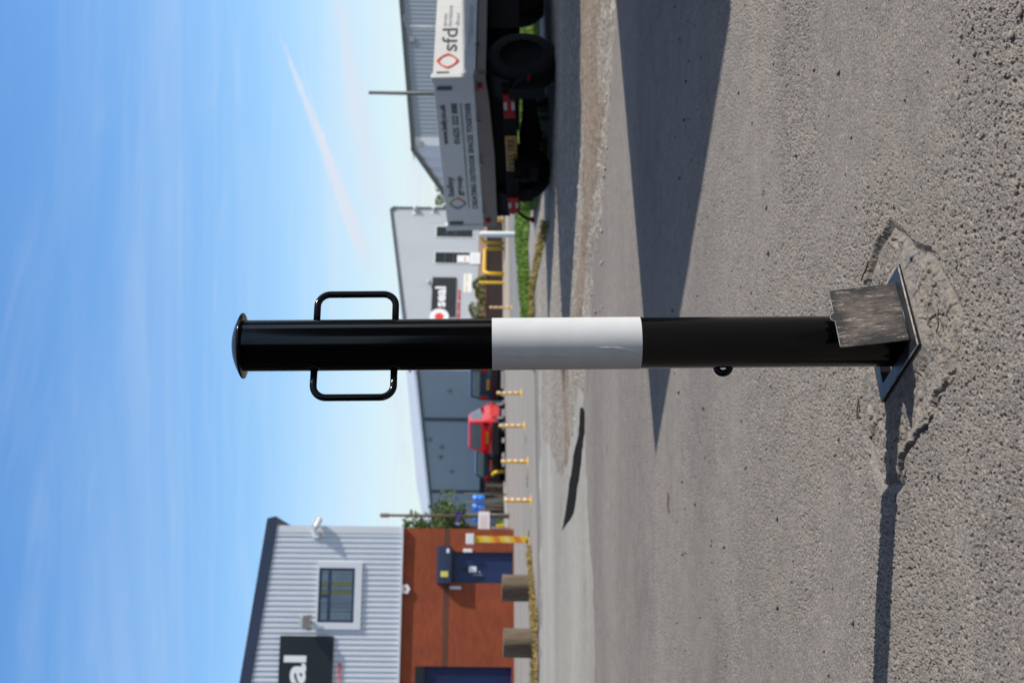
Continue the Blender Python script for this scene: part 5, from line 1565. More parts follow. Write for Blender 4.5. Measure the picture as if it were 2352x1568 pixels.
tp = at(390, 873, 48)
t = thing('utility_pole', 'tall thin brown timber pole carrying a blue street sign, beside the red brick corner', 'pole', (tp.x - 0.07, 48, gz(tp.x)))
zp = tp.z - gz(tp.x)
mb = MB(); mb.tube([(0, 0, -0.3), (0, 0, zp - 0.35), (0, 0, zp)], 0, 12, radii=[0.062, 0.05, 0.05]); mb.build('pole', 'pole_wood', t)
mb = MB(); mb.lathe([(0.075, zp - 0.32), (0.08, zp - 0.05), (0.05, zp), (0.001, zp + 0.01)], 12); mb.build('cap', 'pole_wood', t)
zs_ = at(385, 1053, 48).z
t2 = thing('street_sign', 'tilted purple-blue street sign fixed to the brown pole', 'sign', (tp.x - 0.07, 48 - 0.075, zs_), R(-12))
mb = MB(); mb.box(-0.36, 0.18, -0.012, 0.0, -0.10, 0.10, Matrix.Rotation(R(9), 4, 'Y'), 0.004); mb.build('board', 'sign_blue', t2)
mb = MB(); mb.box(-0.30, -0.22, -0.016, -0.011, -0.09, 0.06, Matrix.Rotation(R(9), 4, 'Y')); mb.build('emblem', 'sign_white', t2)
lettering('Way', 'lettering', 'clear_lens', t2, -0.19, -0.05, 0.10, 0.30, y=-0.012, xform=Matrix.Rotation(R(9), 4, 'Y'))

# white arrow-shaped notice on its own posts
q0 = at(394, 1099, 45); q1 = at(336, 1124, 45)
t = thing('direction_sign', 'white arrow-shaped sign board pointing left beside the red brick corner', 'sign', ((q0.x + q1.x) / 2, 45, gz(q0.x)), R(14))
zc_ = (q0.z + q1.z) / 2 - gz(q0.x); hw_ = (q0.z - q1.z) / 2; ww = (q0.x - q1.x) / 2
mb = MB(); mb.prism([(ww, zc_ - hw_), (ww, zc_ + hw_), (-ww * 0.45, zc_ + hw_), (-ww, zc_), (-ww * 0.45, zc_ - hw_)], -0.02, 0.0); mb.build('board', 'sign_white', t)
for k in (-1, 0, 1):
    mb = MB(); mb.box(-ww * 0.35, ww * 0.7, -0.024, -0.0205, zc_ + k * hw_ * 0.45 - 0.02, zc_ + k * hw_ * 0.45 + 0.02); mb.build('print_line', 'letter_faint', t)
mb = MB(); mb.tube([(ww * 0.8, 0.03, -0.3), (ww * 0.8, 0.03, zc_ + hw_)], 0.025, 8); mb.tube([(-ww * 0.3, 0.03, -0.3), (-ww * 0.3, 0.03, zc_ + hw_ * 0.8)], 0.025, 8); mb.build('post', 'galv', t)

# fence posts and blue drums by the side wall
for i, u in enumerate((434, 414, 400, 388)):
    p = at(u, 1100, 58)
    zt4 = at(u, 1066 if i != 2 else 1100, 58).z
    o = thing('fence_post', ['slim grey fence post left of the dark skip by the drums', 'slim grey fence post between the two blue drums', 'short brown fence post in front of the right-hand blue drum', 'slim grey fence post against the brown pole'][i], 'post', (p.x, 58 - 0.05 * i, gz(p.x)), 0, 'fence posts by the drums')
    mb = MB(); mb.tube([(0, 0, -0.2), (0, 0, zt4 - gz(p.x))], 0.035, 8); mb.build('post', 'lamp_pole' if i != 2 else 'pole_wood', o)
skip = thing('pallet_stack', 'dark low stack of pallets along the blue-grey wall under the drums', 'pallets', (at(412, 1130, 64).x, 62.5, gz(-7.7)), R(30))
mb = MB()
for k in range(7):
    z = k * 0.135
    mb.box(-2.2, 1.9, -0.5, 0.5, z + 0.10, z + 0.13)
    for xx in (-2.1, -1.1, -0.1, 0.9, 1.8): mb.box(xx - 0.06, xx + 0.06, -0.5, 0.5, z, z + 0.10)
mb.build('boards', 'pallet', skip)
for (u, lab) in ((422, 'right blue plastic drum on the pallets by the side wall'), (403, 'middle blue plastic drum on the pallets by the side wall'), (378, 'left blue plastic drum, behind the brown pole')):
    p = at(u, 1113, 61.6)
    o = thing('drum', lab, 'drum', (p.x, 61.6, at(u, 1113, 61.6).z), 0, 'blue drums')
    mb = MB(); mb.lathe([(0.001, 0), (0.19, 0), (0.20, 0.03), (0.20, 0.16), (0.215, 0.18), (0.20, 0.20), (0.20, 0.36), (0.215, 0.38), (0.20, 0.40), (0.195, 0.5), (0.17, 0.53), (0.001, 0.53)], 24); o2 = mb.build('barrel', 'blue_drum', o)
    mb = MB(); mb.lathe([(0.03, 0.53), (0.03, 0.55), (0.001, 0.55)], 10, Matrix.Translation((0.1, 0, 0))); mb.build('bung', 'sign_white', o)
t = thing('storage_box', 'dark open-topped skip against the blue-grey wall next to the left black car', 'skip', (at(446, 1120, 67).x, 67, gz(-6)), R(20))
mb = MB(); mb.prism([(-0.5, 0.0), (0.4, 0.0), (0.55, 1.15), (-0.65, 1.15)], -0.4, 0.4); mb.build('body', 'car_navy', t)
mb = MB(); mb.box(-0.68, 0.58, -0.43, 0.43, 1.15, 1.22); mb.build('rim', 'chassis', t)

# ------------------------------------------------------------------ dropside truck on the right
AX = Vector((0.785, 0.618, 0)).normalized()          # the way it points
c0 = at(1393, 1088, 12.4)
TR_ANG = math.atan2(AX.y, AX.x)
tz0 = gz(c0.x)
TILT = 0.05                                          # it stands a little lower on its left wheels
truck = thing('dropside_truck', 'white dropside truck seen from behind, with grey tailgate lettering and a dark chassis', 'truck', (c0.x, c0.y, tz0), TR_ANG)
# truck frame: x forward, y to its left, z up. tailgate plane: x = 0
truck.rotation_euler = (-math.atan(TILT), 0, TR_ANG)
PT = Plane(c0.x, c0.y, math.atan2(-0.785, 0.618))     # along the tailgate, left end to right end in the picture
def tg(u, v):
    """tailgate point -> (y, z) in the truck frame"""
    a_, z_ = PT.at(u, v)
    return -a_, z_ - tz0 - TILT * a_
PSd = Plane(c0.x, c0.y, TR_ANG)
def sd_at(u, v):
    a_, z_ = PSd.at(u, v)
    return a_, z_ - tz0
W_T = tg(1050, 1070)[0]
zt0 = tg(1393, 1088)[1]; zt1 = tg(1393, 993.5)[1]
TGX = Matrix(((0, 1, 0, 0), (-1, 0, 0, 0), (0, 0, 1, 0), (0, 0, 0, 1)))   # (a along tailgate to the right, depth, z) -> truck frame
mb = MB(); mb.box(-W_T + 0.045, -0.045, 0.012, 0.045, zt0, zt1, TGX, 0.006)
tgate = mb.build('tailgate', 'white_paint', truck)
def lbl(txt, u0, v0, u1, v1, vtop, mat='letter_grey', bold=0.0, nm='lettering', spacing=1.0):
    """text whose baseline runs u0,v0 -> u1,v1 on the tailgate"""
    y0, z0 = tg(u0, v0); y1, z1 = tg(u1, v1); _, zt_ = tg(u0, vtop)
    return lettering(txt, nm, mat, tgate, -y0, z0, zt_ - z0, y0 - y1, y=0.010, depth=0.003, bold=bold, xform=TGX, spacing=spacing)
def zk(zx, zy):   # region 3 close-up pixel -> u, v
    return 1568 - (350 + zy / 2.851) / 1.7415, (1700 + zx / 2.851) / 1.7415
def lz(txt, bx0, by0, bx1, by1, topx, **k):
    u0, v0 = zk(bx0, by0); u1, v1 = zk(bx1, by1); _, vt = zk(topx, by0)
    return lbl(txt, u0, v0, u1, v1, vt, **k)
lz('www.bsfg.co.uk', 262, 612, 222, 155, 200, bold=0.02)
lz('01625 322 888', 398, 612, 362, 150, 330, bold=0.014)
lz('CREATING OUTDOOR SPACES TOGETHER', 600, 1358, 510, 150, 542, spacing=1.15, bold=0.02)
lz('bailey', 330, 1208, 312, 985, 258, bold=0.012)
lz('group', 428, 1205, 412, 985, 362, bold=0.012)
ya, za = tg(*zk(500, 1350)); yb, zb3 = tg(*zk(405, 150))
mb = MB(); mb.box(-ya, -yb, 0.006, 0.011, (za + zb3) / 2 - 0.004, (za + zb3) / 2 + 0.004, TGX); mb.build('rule', 'letter_grey', tgate)

def diamond(parent, cx_, cz_, w_, h_, mats, xform, y=0.008, th=0.004, line=0.16, nm='emblem'):
    """rounded lozenge ring; mats = the colours of its four sides, from the left corner clockwise"""
    n = 48
    def pt(t, k):
        a_ = 2 * math.pi * t
        c_, s_ = math.cos(a_), math.sin(a_)
        e = 1.28
        rr = (abs(c_) ** e + abs(s_) ** e) ** (-1 / e)
        return cx_ + c_ * rr * w_ / 2 * k, cz_ + s_ * rr * h_ / 2 * k
    for q_, mt_ in enumerate(mats):
        mb = MB()
        i0 = int(n * (0.5 - 0.25 * (q_ + 1))); i1 = i0 + n // 4
        vs = []
        for i in range(i0, i1 + 1):
            thin = 1 - line * (0.75 + 0.5 * abs(math.cos(4 * math.pi * i / n)))
            a_ = pt(i / n, 1.0); b_ = pt(i / n, thin)
            vs += [(a_[0], y - th, a_[1]), (b_[0], y - th, b_[1]), (a_[0], y + 0.004, a_[1]), (b_[0], y + 0.004, b_[1])]
        fs = []
        for i in range(i1 - i0):
            o_ = 4 * i
            fs += [(o_, o_ + 1, o_ + 5, o_ + 4), (o_, o_ + 4, o_ + 6, o_ + 2), (o_ + 1, o_ + 3, o_ + 7, o_ + 5)]
        mb.add(vs, fs, False, xform)
        mb.build(nm, mt_, parent)
yc, zc_ = tg(*zk(370, 1292)); ye, _ = tg(*zk(370, 1228)); yf, _ = tg(*zk(370, 1356)); _, zg1 = tg(*zk(272, 1292)); _, zg0 = tg(*zk(465, 1292))
diamond(tgate, -yc, zc_, abs(yf - ye), zg1 - zg0, ['logo_green', 'logo_yellow', 'logo_orange', 'logo_blue'], TGX)
for a_ in (-W_T + 0.055, -0.13):
    mb = MB(); mb.box(a_, a_ + 0.04, 0.000, 0.04, zt1 - 0.17, zt1 - 0.03, TGX, 0.006); mb.build('latch', 'letter_grey', tgate)
# pillars and sill
for a_ in (-0.045, -W_T - 0.03):
    mb = MB(); mb.box(a_, a_ + 0.075, 0.0, 0.06, zt0, zt1 + 0.015, TGX, 0.008); mb.build('corner_pillar', 'white_paint', truck)
LB_ = 4.15
mb = MB()
# rear sill: deeper in the middle, like the photograph's bent edge
mb.prism([(-W_T, zt0 - 0.001), (0.03, zt0 - 0.001), (0.03, zt0 - 0.10), (-0.25, zt0 - 0.125), (-1.0, zt0 - 0.15), (-W_T, zt0 - 0.14)], 0.02, 0.10, TGX)
mb.box(0.03, LB_, -0.03, 0.02, zt0 - 0.11, zt0 - 0.03)
mb.box(0.03, LB_, W_T - 0.02, W_T + 0.03, zt0 - 0.11, zt0 - 0.03)
mb.box(0.1, LB_, 0.02, W_T - 0.02, zt0 - 0.06, zt0 - 0.012)
sill = mb.build('bed_sill', 'grey_sill', truck)
for a_ in (0.12, 0.5, 1.05, 1.75):
    mb = MB(); mb.lathe([(0.001, -0.02), (0.018, -0.012), (0.018, 0.02)], 10, TGX @ Matrix.Translation((-a_, -0.02, zt0 - 0.02))); mb.build('drop_catch', 'galv', sill)
for a_ in (0.45, 1.3, 2.2):
    mb = MB(); mb.lathe([(0.001, 0.03), (0.02, 0.02), (0.02, -0.01)], 10, Matrix.Translation((a_, -0.045, zt0 - 0.02)) @ Matrix.Rotation(R(90), 4, 'X')); mb.build('drop_catch', 'galv', sill)
for a_ in (0.09, W_T - 0.10):
    mb = MB(); mb.box(-a_ - 0.025, -a_ + 0.025, 0.0, 0.018, zt0 - 0.075, zt0 - 0.025, TGX, 0.004); mb.build('reflector', 'red_lens', sill)
# side boards
mb = MB(); mb.box(0.045, LB_, -0.012, 0.02, zt0 - 0.012, zt1); side_r = mb.build('dropside', 'white_paint', truck)
mb = MB(); mb.box(0.045, LB_, W_T - 0.02, W_T + 0.012, zt0 - 0.012, zt1); mb.build('dropside', 'white_paint', truck)
mb = MB(); mb.box(LB_, LB_ + 0.05, -0.01, W_T + 0.01, zt0 - 0.1, zt1 + 0.5); mb.build('headboard', 'white_paint', truck)
def zs1(zx, zy):   # first close-up (scale 2.614, origin 1500,0)
    return 1568 - (zy / 2.614) / 1.7415, (1500 + zx / 2.614) / 1.7415
def sl(txt, bx0, by0, bx1, by1, topx, mat, bold=0.0):
    x0, z0 = sd_at(*zs1(bx0, by0)); x1, z1 = sd_at(*zs1(bx1, by1)); _, zt_ = sd_at(*zs1(topx, by0))
    return lettering(txt, 'lettering', mat, side_r, x0, z0, zt_ - z0, x1 - x0, y=-0.013, depth=0.003, bold=bold)
sl('sfd', 852, 505, 858, 268, 690, 'letter_grey', 0.004)
sl('street', 745, 242, 745, 105, 700, 'letter_faint'); sl('furniture', 800, 242, 800, 28, 752, 'letter_faint'); sl('direct', 880, 242, 880, 105, 832, 'letter_faint')
x0, z0 = sd_at(*zs1(758, 606)); xa, _ = sd_at(*zs1(758, 528)); xb, _ = sd_at(*zs1(758, 686)); _, zg1 = sd_at(*zs1(640, 606)); _, zg0 = sd_at(*zs1(880, 606))
diamond(side_r, x0, z0, xa - xb, zg1 - zg0, ['logo_orange'] * 4, Matrix.Identity(4), y=-0.014, line=0.20)
for (zx, za_, zb_2) in ((985, 440, 30), (1012, 350, 40), (935, 690, 500)):
    x0, z0 = sd_at(*zs1(zx, za_)); x1, _ = sd_at(*zs1(zx, zb_2))
    mb = MB(); mb.box(x0, x1, -0.015, -0.0115, z0 - 0.006, z0 + 0.006); mb.build('print_line', 'letter_faint', side_r)
x0, z0 = sd_at(*zs1(640, 738)); x1, z1 = sd_at(*zs1(775, 738))
mb = MB(); mb.box(x0 - 0.016, x0 + 0.016, -0.03, -0.010, z1, z0, None, 0.004); mb.build('latch', 'letter_grey', side_r)
# chassis, lamp bar
mb = MB()
for yy in (0.62, W_T - 0.66): mb.box(0.15, 6.2, yy - 0.05, yy + 0.05, 0.55, zt0 - 0.06)
mb.box(0.12, 0.30, 0.05, W_T - 0.05, 0.50, zt0 - 0.13)
mb.box(0.8, 2.6, 0.06, 0.5, 0.36, zt0 - 0.08); mb.box(1.4, 2.8, W_T - 0.5, W_T - 0.06, 0.40, zt0 - 0.08)
mb.build('chassis', 'chassis', truck)
yl0, zl0 = tg(1086, 1187); yl1, zl1 = tg(1378, 1152)
bar_z1 = tg(1378, 1152)[1]; bar_z0 = tg(1378, 1184)[1]
mb = MB(); mb.box(-yl0, -yl1, -0.03, 0.05, bar_z0, bar_z1, TGX, 0.008)
mb.box(-yl1 - 0.001, -yl1 + 0.004, -0.028, 0.06, bar_z0 + 0.01, bar_z1, TGX)
lampbar = mb.build('lamp_bar', 'chassis', truck)
for (ua, ub) in ((1090, 1125), (1308, 1363)):
    ya_, _ = tg(ua, 1170); yb_, _ = tg(ub, 1170)
    L_ = ya_ - yb_; zc_ = (bar_z0 + bar_z1) / 2
    hl = mb = MB(); mb.box(-ya_, -yb_, -0.05, -0.028, zc_ - 0.055, zc_ + 0.055, TGX, 0.006); tl = mb.build('tail_light', 'red_lens', lampbar)
    for dz in (-0.036, 0.036):
        mb = MB(); mb.box(-ya_ + L_ * 0.36, -ya_ + L_ * 0.68, -0.053, -0.0495, zc_ + dz - 0.014, zc_ + dz + 0.014, TGX); mb.build('lens', 'clear_lens', tl)
ya_, _ = tg(1186, 1170); yb_, _ = tg(1265.5, 1170)
mb = MB(); mb.box(-ya_, -yb_, -0.042, -0.032, bar_z0 + 0.008, bar_z1 - 0.012, TGX); npl = mb.build('number_plate', 'yellow_plate', lampbar)
lettering('FX65 YRK', 'lettering', 'sign_black', npl, -ya_ + 0.02, bar_z0 + 0.025, 0.075, (ya_ - yb_) - 0.04, y=-0.0425, xform=TGX, bold=0.012)
# marker lamps on rubber stalks
for (u_, s_) in ((1388, 1), (1078, -1)):
    yy, _ = tg(u_, 1200)
    mb = MB(); mb.tube([(-yy - 0.06 * s_, -0.02, bar_z0 + 0.02), (-yy, -0.03, bar_z0 - 0.03), (-yy + 0.05 * s_, -0.03, bar_z0 - 0.10)], 0.016, 8, TGX); st = mb.build('marker_stalk', 'rubber', lampbar)
    mb = MB(); mb.lathe([(0.001, -0.035), (0.028, -0.03), (0.03, 0.0)], 10, TGX @ Matrix.Translation((-yy + 0.055 * s_, -0.03, bar_z0 - 0.11)) @ Matrix.Rotation(R(20 * s_), 4, 'Y')); mb.build('lens', 'red_lens', st)
# tow hitch and axle
yh, _ = tg(1196, 1200)
mb = MB(); mb.box(-yh - 0.10, -yh + 0.10, -0.16, 0.10, bar_z0 - 0.20, bar_z0 + 0.04, TGX, 0.02); mb.box(-yh - 0.035, -yh + 0.035, -0.24, -0.14, bar_z0 - 0.11, bar_z0 - 0.03, TGX, 0.02)
mb.lathe([(0.02, -0.05), (0.02, 0.03), (0.03, 0.06), (0.001, 0.08)], 10, TGX @ Matrix.Translation((-yh, -0.20, bar_z0 - 0.02)))
mb.build('tow_hitch', 'chassis', truck)
WR = 0.335
def wheel(name, x, y, rad, wid, parent, tyre='rubber', rim='mirror_metal', rimfac=0.62, dz=0.0):
    prof = [(rad * rimfac, -wid / 2), (rad * 0.93, -wid / 2), (rad, -wid * 0.36), (rad, wid * 0.36), (rad * 0.93, wid / 2), (rad * rimfac, wid / 2)]
    Mx = Matrix.Translation((x, y, rad + dz)) @ Matrix.Rotation(R(90), 4, 'X')
    mb = MB(); mb.lathe(prof, 36, Mx)
    for k in range(36):
        mb.box(-0.012, 0.012, rad * 0.985, rad * 1.012, -wid * 0.36, wid * 0.36, Mx @ Matrix.Rotation(2 * math.pi * k / 36, 4, 'Z'))
    w_ = mb.build(name, tyre, parent)
    mb = MB(); mb.lathe([(rad * rimfac, wid * 0.42), (rad * 0.5, wid * 0.30), (rad * 0.22, wid * 0.34), (0.001, wid * 0.36)], 24, Mx); mb.lathe([(rad * rimfac, -wid * 0.42), (rad * 0.5, -wid * 0.30), (rad * 0.22, -wid * 0.34), (0.001, -wid * 0.36)], 24, Mx)
    mb.build('rim', rim, w_)
    return w_
wheel('wheel', 0.36, 0.13, WR, 0.22, truck, rim='chassis'); wheel('wheel', 0.46, W_T - 0.34, WR, 0.22, truck, rim='chassis', dz=0.08)
wheel('wheel', 3.4, 0.16, WR, 0.2, truck, rim='chassis'); wheel('wheel', 3.4, W_T - 0.2, WR, 0.2, truck, rim='chassis', dz=0.09)
mb = MB(); mb.tube([(0.42, 0.2, 0.30), (0.42, 0.8, 0.27), (0.42, 1.1, 0.27), (0.44, W_T - 0.3, 0.30)], 0, 12, radii=[0.05, 0.07, 0.12, 0.05])
mb.box(0.2, 0.27, 0.32, 1.25, 0.22, 0.31)
mb.tube([(0.22, 0.36, 0.26), (0.24, 0.40, 0.45)], 0.03, 8); mb.tube([(0.22, 1.2, 0.26), (0.24, 1.15, 0.45)], 0.03, 8)
mb.build('axle', 'chassis', truck)
# mudguards
for yy in (0.0, W_T - 0.48):
    xf = -0.07 if yy == 0 else 0.09
    mb = MB(); mb.box(xf, xf + 0.02, yy + (0.07 if yy == 0 else 0.02), yy + 0.19, 0.12 if yy == 0 else 0.26, 0.46)
    pts = [(0.36 + (WR + 0.06) * math.cos(R(a_)), WR + (WR + 0.06) * math.sin(R(a_))) for a_ in range(20, 176, 13)]
    for i in range(len(pts) - 1):
        (xa_, za_), (xb_, zb_) = pts[i], pts[i + 1]
        mb.add([(xa_, yy + 0.01, za_), (xb_, yy + 0.01, zb_), (xb_, yy + 0.27, zb_), (xa_, yy + 0.27, za_)], [(0, 1, 2, 3)])
    mb.build('mudguard', 'rubber', truck)
# cab, mostly out of the picture
mb = MB()
cabp = [(x_c + 1.15, z_c) for x_c, z_c in [(3.12, 0.45), (4.9, 0.45), (5.3, 0.5), (5.32, 0.95), (4.95, 1.15), (4.25, 1.95), (3.95, 2.06), (3.15, 2.06)]]
mb.prism(cabp, 0.03, W_T - 0.03, None)
cab = weld(mb.build('cab', 'white_paint', truck), 30)
mb = MB(); mb.prism([(5.17, 1.15), (5.87, 1.15), (5.35, 1.85), (4.75, 1.85), (4.65, 1.15)], 0.02, 0.028); mb.prism([(5.17, 1.15), (5.87, 1.15), (5.35, 1.85), (4.75, 1.85), (4.65, 1.15)], W_T - 0.028, W_T - 0.02); mb.box(4.25, 4.268, 0.3, W_T - 0.3, 1.35, 1.9)
mb.build('cab_window', 'glass_dark', cab)

# ------------------------------------------------------------------ parked cars
def hatchback(name, label, u_c, Y, ang, paint, width=1.66, height=1.5, length=3.8, plate='yellow_plate', zscale=1.0, style=0):
    """x forward, y left; rear bumper at x = 0"""
    p = gp(u_c, CY + 20); X = (at(u_c, 1160, Y)).x
    t = thing(name, label, 'car', (X, Y, gz(X)), ang, 'cars parked by the side wall')
    hw = width / 2
    H = height
    st = []   # stations: (x, zlow, zbelt, halfw_low, halfw_belt)
    prof_low = [(0.0, 0.34, 0.62, 0.86), (0.05, 0.30, 0.86, 0.93), (0.28, 0.28, 0.97, 0.98), (0.9, 0.26, 0.98, 1.0), (2.2, 0.25, 0.95, 1.0), (2.75, 0.25, 0.92, 0.99), (3.35, 0.27, 0.80, 0.95), (3.68, 0.30, 0.66, 0.86), (3.8, 0.36, 0.55, 0.74)]
    fx = length / 3.8
    bm = bmesh.new(); rings = []
    for x, zl_, zb_, wf in prof_low:
        w_ = hw * wf
        ring = [(x * fx, -w_ * 0.94, zl_), (x * fx, -w_, zl_ + (zb_ - zl_) * 0.35), (x * fx, -w_ * 0.985, zl_ + (zb_ - zl_) * 0.75), (x * fx, -w_ * 0.93, zb_), (x * fx, 0, zb_ + 0.03),
                (x * fx, w_ * 0.93, zb_), (x * fx, w_ * 0.985, zl_ + (zb_ - zl_) * 0.75), (x * fx, w_, zl_ + (zb_ - zl_) * 0.35), (x * fx, w_ * 0.94, zl_)]
        rings.append([bm.verts.new(c) for c in ring])
    for i in range(len(rings) - 1):
        n = len(rings[i])
        for k in range(n):
            bm.faces.new((rings[i][k], rings[i + 1][k], rings[i + 1][(k + 1) % n], rings[i][(k + 1) % n]))
    bm.faces.new(rings[0]); bm.faces.new(rings[-1][::-1])
    # cabin
    zb_ = 0.95
    rb_ = 0.93 * hw; rt_ = 0.76 * hw
    cab_l = [(0.10, zb_ - 0.04), (2.75, zb_ - 0.06)]
    top = [(0.42, H - 0.06), (0.75, H), (1.5, H + 0.01), (1.95, H - 0.05)]
    outline = [(0.10, zb_ - 0.05)] + top + [(2.78, zb_ - 0.06)]
    lr = []
    for s_ in (-1, 1):
        lr.append([bm.verts.new((x * fx, s_ * (rb_ + (rt_ - rb_) * max(0, (z - zb_) / (H - zb_))), z)) for x, z in outline])
    n = len(outline)
    for i in range(n - 1):
        bm.faces.new((lr[0][i], lr[0][i + 1], lr[1][i + 1], lr[1][i]))
    bm.faces.new(lr[0][::-1]); bm.faces.new(lr[1])
    bmesh.ops.recalc_face_normals(bm, faces=bm.faces[:])
    bmesh.ops.bevel(bm, geom=[e for e in bm.edges if e.is_manifold and e.calc_face_angle(0) > R(28)], offset=0.035, segments=2, affect='EDGES')
    mb = MB(); mb.from_bm(bm, True)
    body = mb.build('body', paint, t); weld(body, 40)
    def side_y(z): return rb_ + (rt_ - rb_) * max(0, (z - zb_) / (H - zb_))
    for s_ in (-1, 1):
        mb = MB()
        for poly in ([(0.62, zb_ + 0.03), (1.25, zb_ + 0.03), (1.28, H - 0.09), (0.78, H - 0.10)], [(1.33, zb_ + 0.03), (2.45, zb_ + 0.02), (1.92, H - 0.12), (1.36, H - 0.09)]):
            vs = [(x * fx, s_ * (side_y(z) + 0.006), z) for x, z in poly]
            mb.add(vs, [(0, 1, 2, 3) if s_ < 0 else (3, 2, 1, 0)])
        mb.build('side_window', 'glass_car', t)
    mb = MB()
    def rx(z): return (0.10 + (0.42 - 0.10) * (z - zb_ + 0.05) / (H - 0.06 - zb_ + 0.05)) * fx - 0.008
    z0_, z1_ = zb_ + 0.06, H - 0.12
    mb.add([(rx(z0_), -side_y(z0_) * 0.86, z0_), (rx(z0_), side_y(z0_) * 0.86, z0_), (rx(z1_), side_y(z1_) * 0.84, z1_), (rx(z1_), -side_y(z1_) * 0.84, z1_)], [(3, 2, 1, 0)])
    mb.build('rear_window', 'glass_car', t)
    mb = MB()
    def wx(z): return (2.78 + (1.95 - 2.78) * (z - zb_ + 0.06) / (H - 0.05 - zb_ + 0.06)) * fx + 0.008
    z0_, z1_ = zb_ + 0.03, H - 0.10
    mb.add([(wx(z0_), -side_y(z0_) * 0.88, z0_), (wx(z0_), side_y(z0_) * 0.88, z0_), (wx(z1_), side_y(z1_) * 0.86, z1_), (wx(z1_), -side_y(z1_) * 0.86, z1_)], [(0, 1, 2, 3)])
    mb.build('windscreen', 'glass_car', t)
    mb = MB(); mb.box(-0.05, 0.22, -hw * 0.93, hw * 0.93, 0.28, 0.56, None, 0.04); mb.build('rear_bumper', 'black_plastic' if paint == 'car_red' else paint, t)
    for s_ in (-1, 1):
        mb = MB(); mb.box(-0.015, 0.16, s_ * hw * 0.80 - 0.10, s_ * hw * 0.80 + 0.10, 0.70, 0.93, None, 0.025); mb.build('tail_light', 'red_lens', t)
        mb = MB(); mb.box(1.95 * fx, 2.05 * fx, s_ * hw * 1.02 - 0.09, s_ * hw * 1.02 + 0.09, 0.92, 1.06, None, 0.03); mb.build('mirror', paint, t)
        for x in (0.62, 2.98): wheel('wheel', x * fx, s_ * (hw - 0.10), 0.30, 0.19, t, rimfac=0.66)
    zpl = 0.70 if paint == 'car_red' else 0.62
    mb = MB(); mb.box(-0.035, 0.02, -0.26, 0.26, zpl, zpl + 0.115); mb.build('number_plate', plate, t)
    mb = MB(); mb.box(0.0, 3.6 * fx, -hw * 0.9, hw * 0.9, 0.17, 0.34); mb.build('underbody', 'chassis', t)
    t.scale = (1, 1, zscale)
    return t
hatchback('parked_car', 'bright red hatchback parked with its rear to the yard', 562, 60.5, R(77), 'car_red', 1.62, 1.55, 3.6, zscale=1.10)
hatchback('parked_car', 'black car with an orange-tinted plate parked left of the red hatchback', 500, 62.5, R(79), 'car_black', 1.70, 1.42, 4.2, plate='logo_orange', zscale=1.0)
hatchback('parked_car', 'black car half hidden behind the bollard, right of the red hatchback', 684, 67, R(84), 'car_navy', 1.74, 1.44, 4.3, zscale=1.22)

# ------------------------------------------------------------------ vans standing just beyond the right edge (their shadows cross the yard)
def van(label, corner, ang, w, h, l, box=True):
    """x forward, y left; corner = foot of the rear left corner"""
    t = thing('parked_van', label, 'van', (corner[0], corner[1], gz(corner[0])), ang, 'vans parked beside the truck')
    mb = MB()
    if box:
        mb.box(0, l * 0.70, -w, 0, 0.62, h, None, 0.02)
        mb.prism([(l * 0.70 + 0.02, 0.45), (l, 0.45), (l + 0.02, 0.95), (l - 0.35, 1.2), (l * 0.86, 2.1), (l * 0.71, 2.15)], -w + 0.08, -0.08)
    else:
        mb.prism([(0, 0.42), (l, 0.42), (l + 0.04, 0.95), (l - 0.5, 1.25), (l - 1.3, h - 0.25), (l - 1.8, h), (0.06, h), (0, h - 0.15)], -w, 0)
    weld(mb.build('body', 'van_white', t), 30)
    for yy in (-w - 0.006, 0.0):
        mb = MB(); mb.prism([(l - 1.75, 1.3), (l - 0.75, 1.3), (l - 1.2, 1.95), (l - 1.7, 1.95)], yy, yy + 0.006); mb.build('side_window', 'glass_car', t)
    for x in (l * 0.2, l * 0.84):
        for yy in (-0.14, -w + 0.14): wheel('wheel', x, yy, 0.34, 0.22, t)
    for yy in (-0.14, -w + 0.14):
        mb = MB(); mb.box(-0.012, 0.02, yy - 0.06, yy + 0.06, 0.75, 1.15); mb.build('tail_light', 'red_lens', t)
    mb = MB(); mb.box(-0.08, 0.05, -w + 0.02, -0.02, 0.38, 0.58, None, 0.03); mb.build('bumper', 'black_plastic', t)
    mb = MB(); mb.box(-0.012, 0.0, -w / 2 - 0.008, -w / 2 + 0.008, 0.66, h - 0.1); mb.build('door_seam', 'chassis', t)
    return t
k43 = 1 / math.tan(SUN_EL)
def foot(tip, h):
    return (tip[0] + SUN_H.x * k43 * h, tip[1] + SUN_H.y * k43 * h)
van('white box van parked nearest the camera, beyond the right edge of the view', foot((-0.39, 4.97), 2.55), R(38), 2.0, 2.55, 5.2, True)
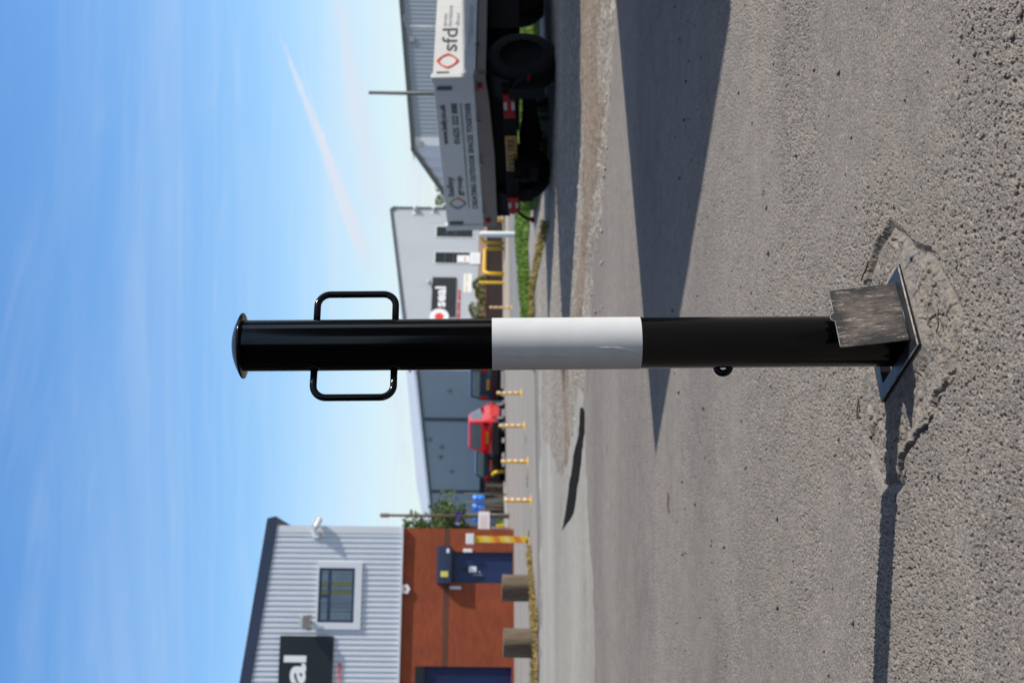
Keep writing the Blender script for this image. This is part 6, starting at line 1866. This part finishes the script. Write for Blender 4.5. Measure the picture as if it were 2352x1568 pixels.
van('white panel van parked between the box van and the dropside truck', foot((-0.42, 10.95), 3.2), R(40), 2.5, 3.2, 6.8, False)

# ------------------------------------------------------------------ buildings behind and beside the camera, mirrored in the bollard's paint
bw = thing('brick_workshop', 'long brick workshop behind the camera', 'building', (1.2, -9, -0.3))
mb = MB(); mb.box(-40, 0, -8, 0, 0, 6.5); mb.build('wall', 'brick_band', bw)
mb = MB(); mb.prism([(0.2, 6.5), (0.2, 6.7), (-40.2, 6.7), (-40.2, 6.5)], -8.2, 0.2); mb.build('roof', 'grey_trim', bw)
for k in range(8):
    mb = MB(); mb.box(-4 - k * 4.5, -2.4 - k * 4.5, -0.02, 0.03, 1.2, 2.6); mb.build('window', 'glass_dark', bw)
ew = thing('side_shed', 'low dark shed along the right side of the yard', 'building', (14, -9, -0.3))
mb = MB(); mb.box(0, 10, -6, 9, 0, 4.2); mb.build('wall', 'brick_dark', ew)
mb = MB(); mb.box(-0.2, 10.2, -6.2, 9.2, 4.2, 4.4); mb.build('roof', 'grey_trim', ew)
mb = MB(); mb.box(-0.03, 0.02, -2, 1.5, 0.2, 3.2); mb.build('door', 'navy_door', ew)
bb = thing('boundary_wall', 'brick boundary wall at the far end behind the camera', 'wall', (2, -26, -0.3))
mb = MB(); mb.box(0, 40, -0.3, 0, 0, 3.4); mb.build('brickwork', 'brick_dark', bb)

hg = thing('tall_hedge', 'tall dark evergreen hedge along the left side of the yard', 'hedge', (-6.2, -9, -0.3))
def tallfn():
    return (random.choice((random.uniform(1.0, 1.5), random.uniform(0.2, 1.5))), random.uniform(0, 22), random.uniform(0, 10.2 + 0.6 * math.sin(random.uniform(0, 18))))
mb = MB(); leaf_mass(mb, 5000, tallfn, 0.30); mb.box(0.0, 0.9, 0, 22, 0, 9.8); mb.build('foliage', 'dark_leaf', hg)
mb = MB()
for k in range(9): mb.tube([(0.9, 1 + 2 * k, -0.2), (0.95, 1.1 + 2 * k, 3)], 0.09, 6)
mb.build('stems', 'bark', hg)
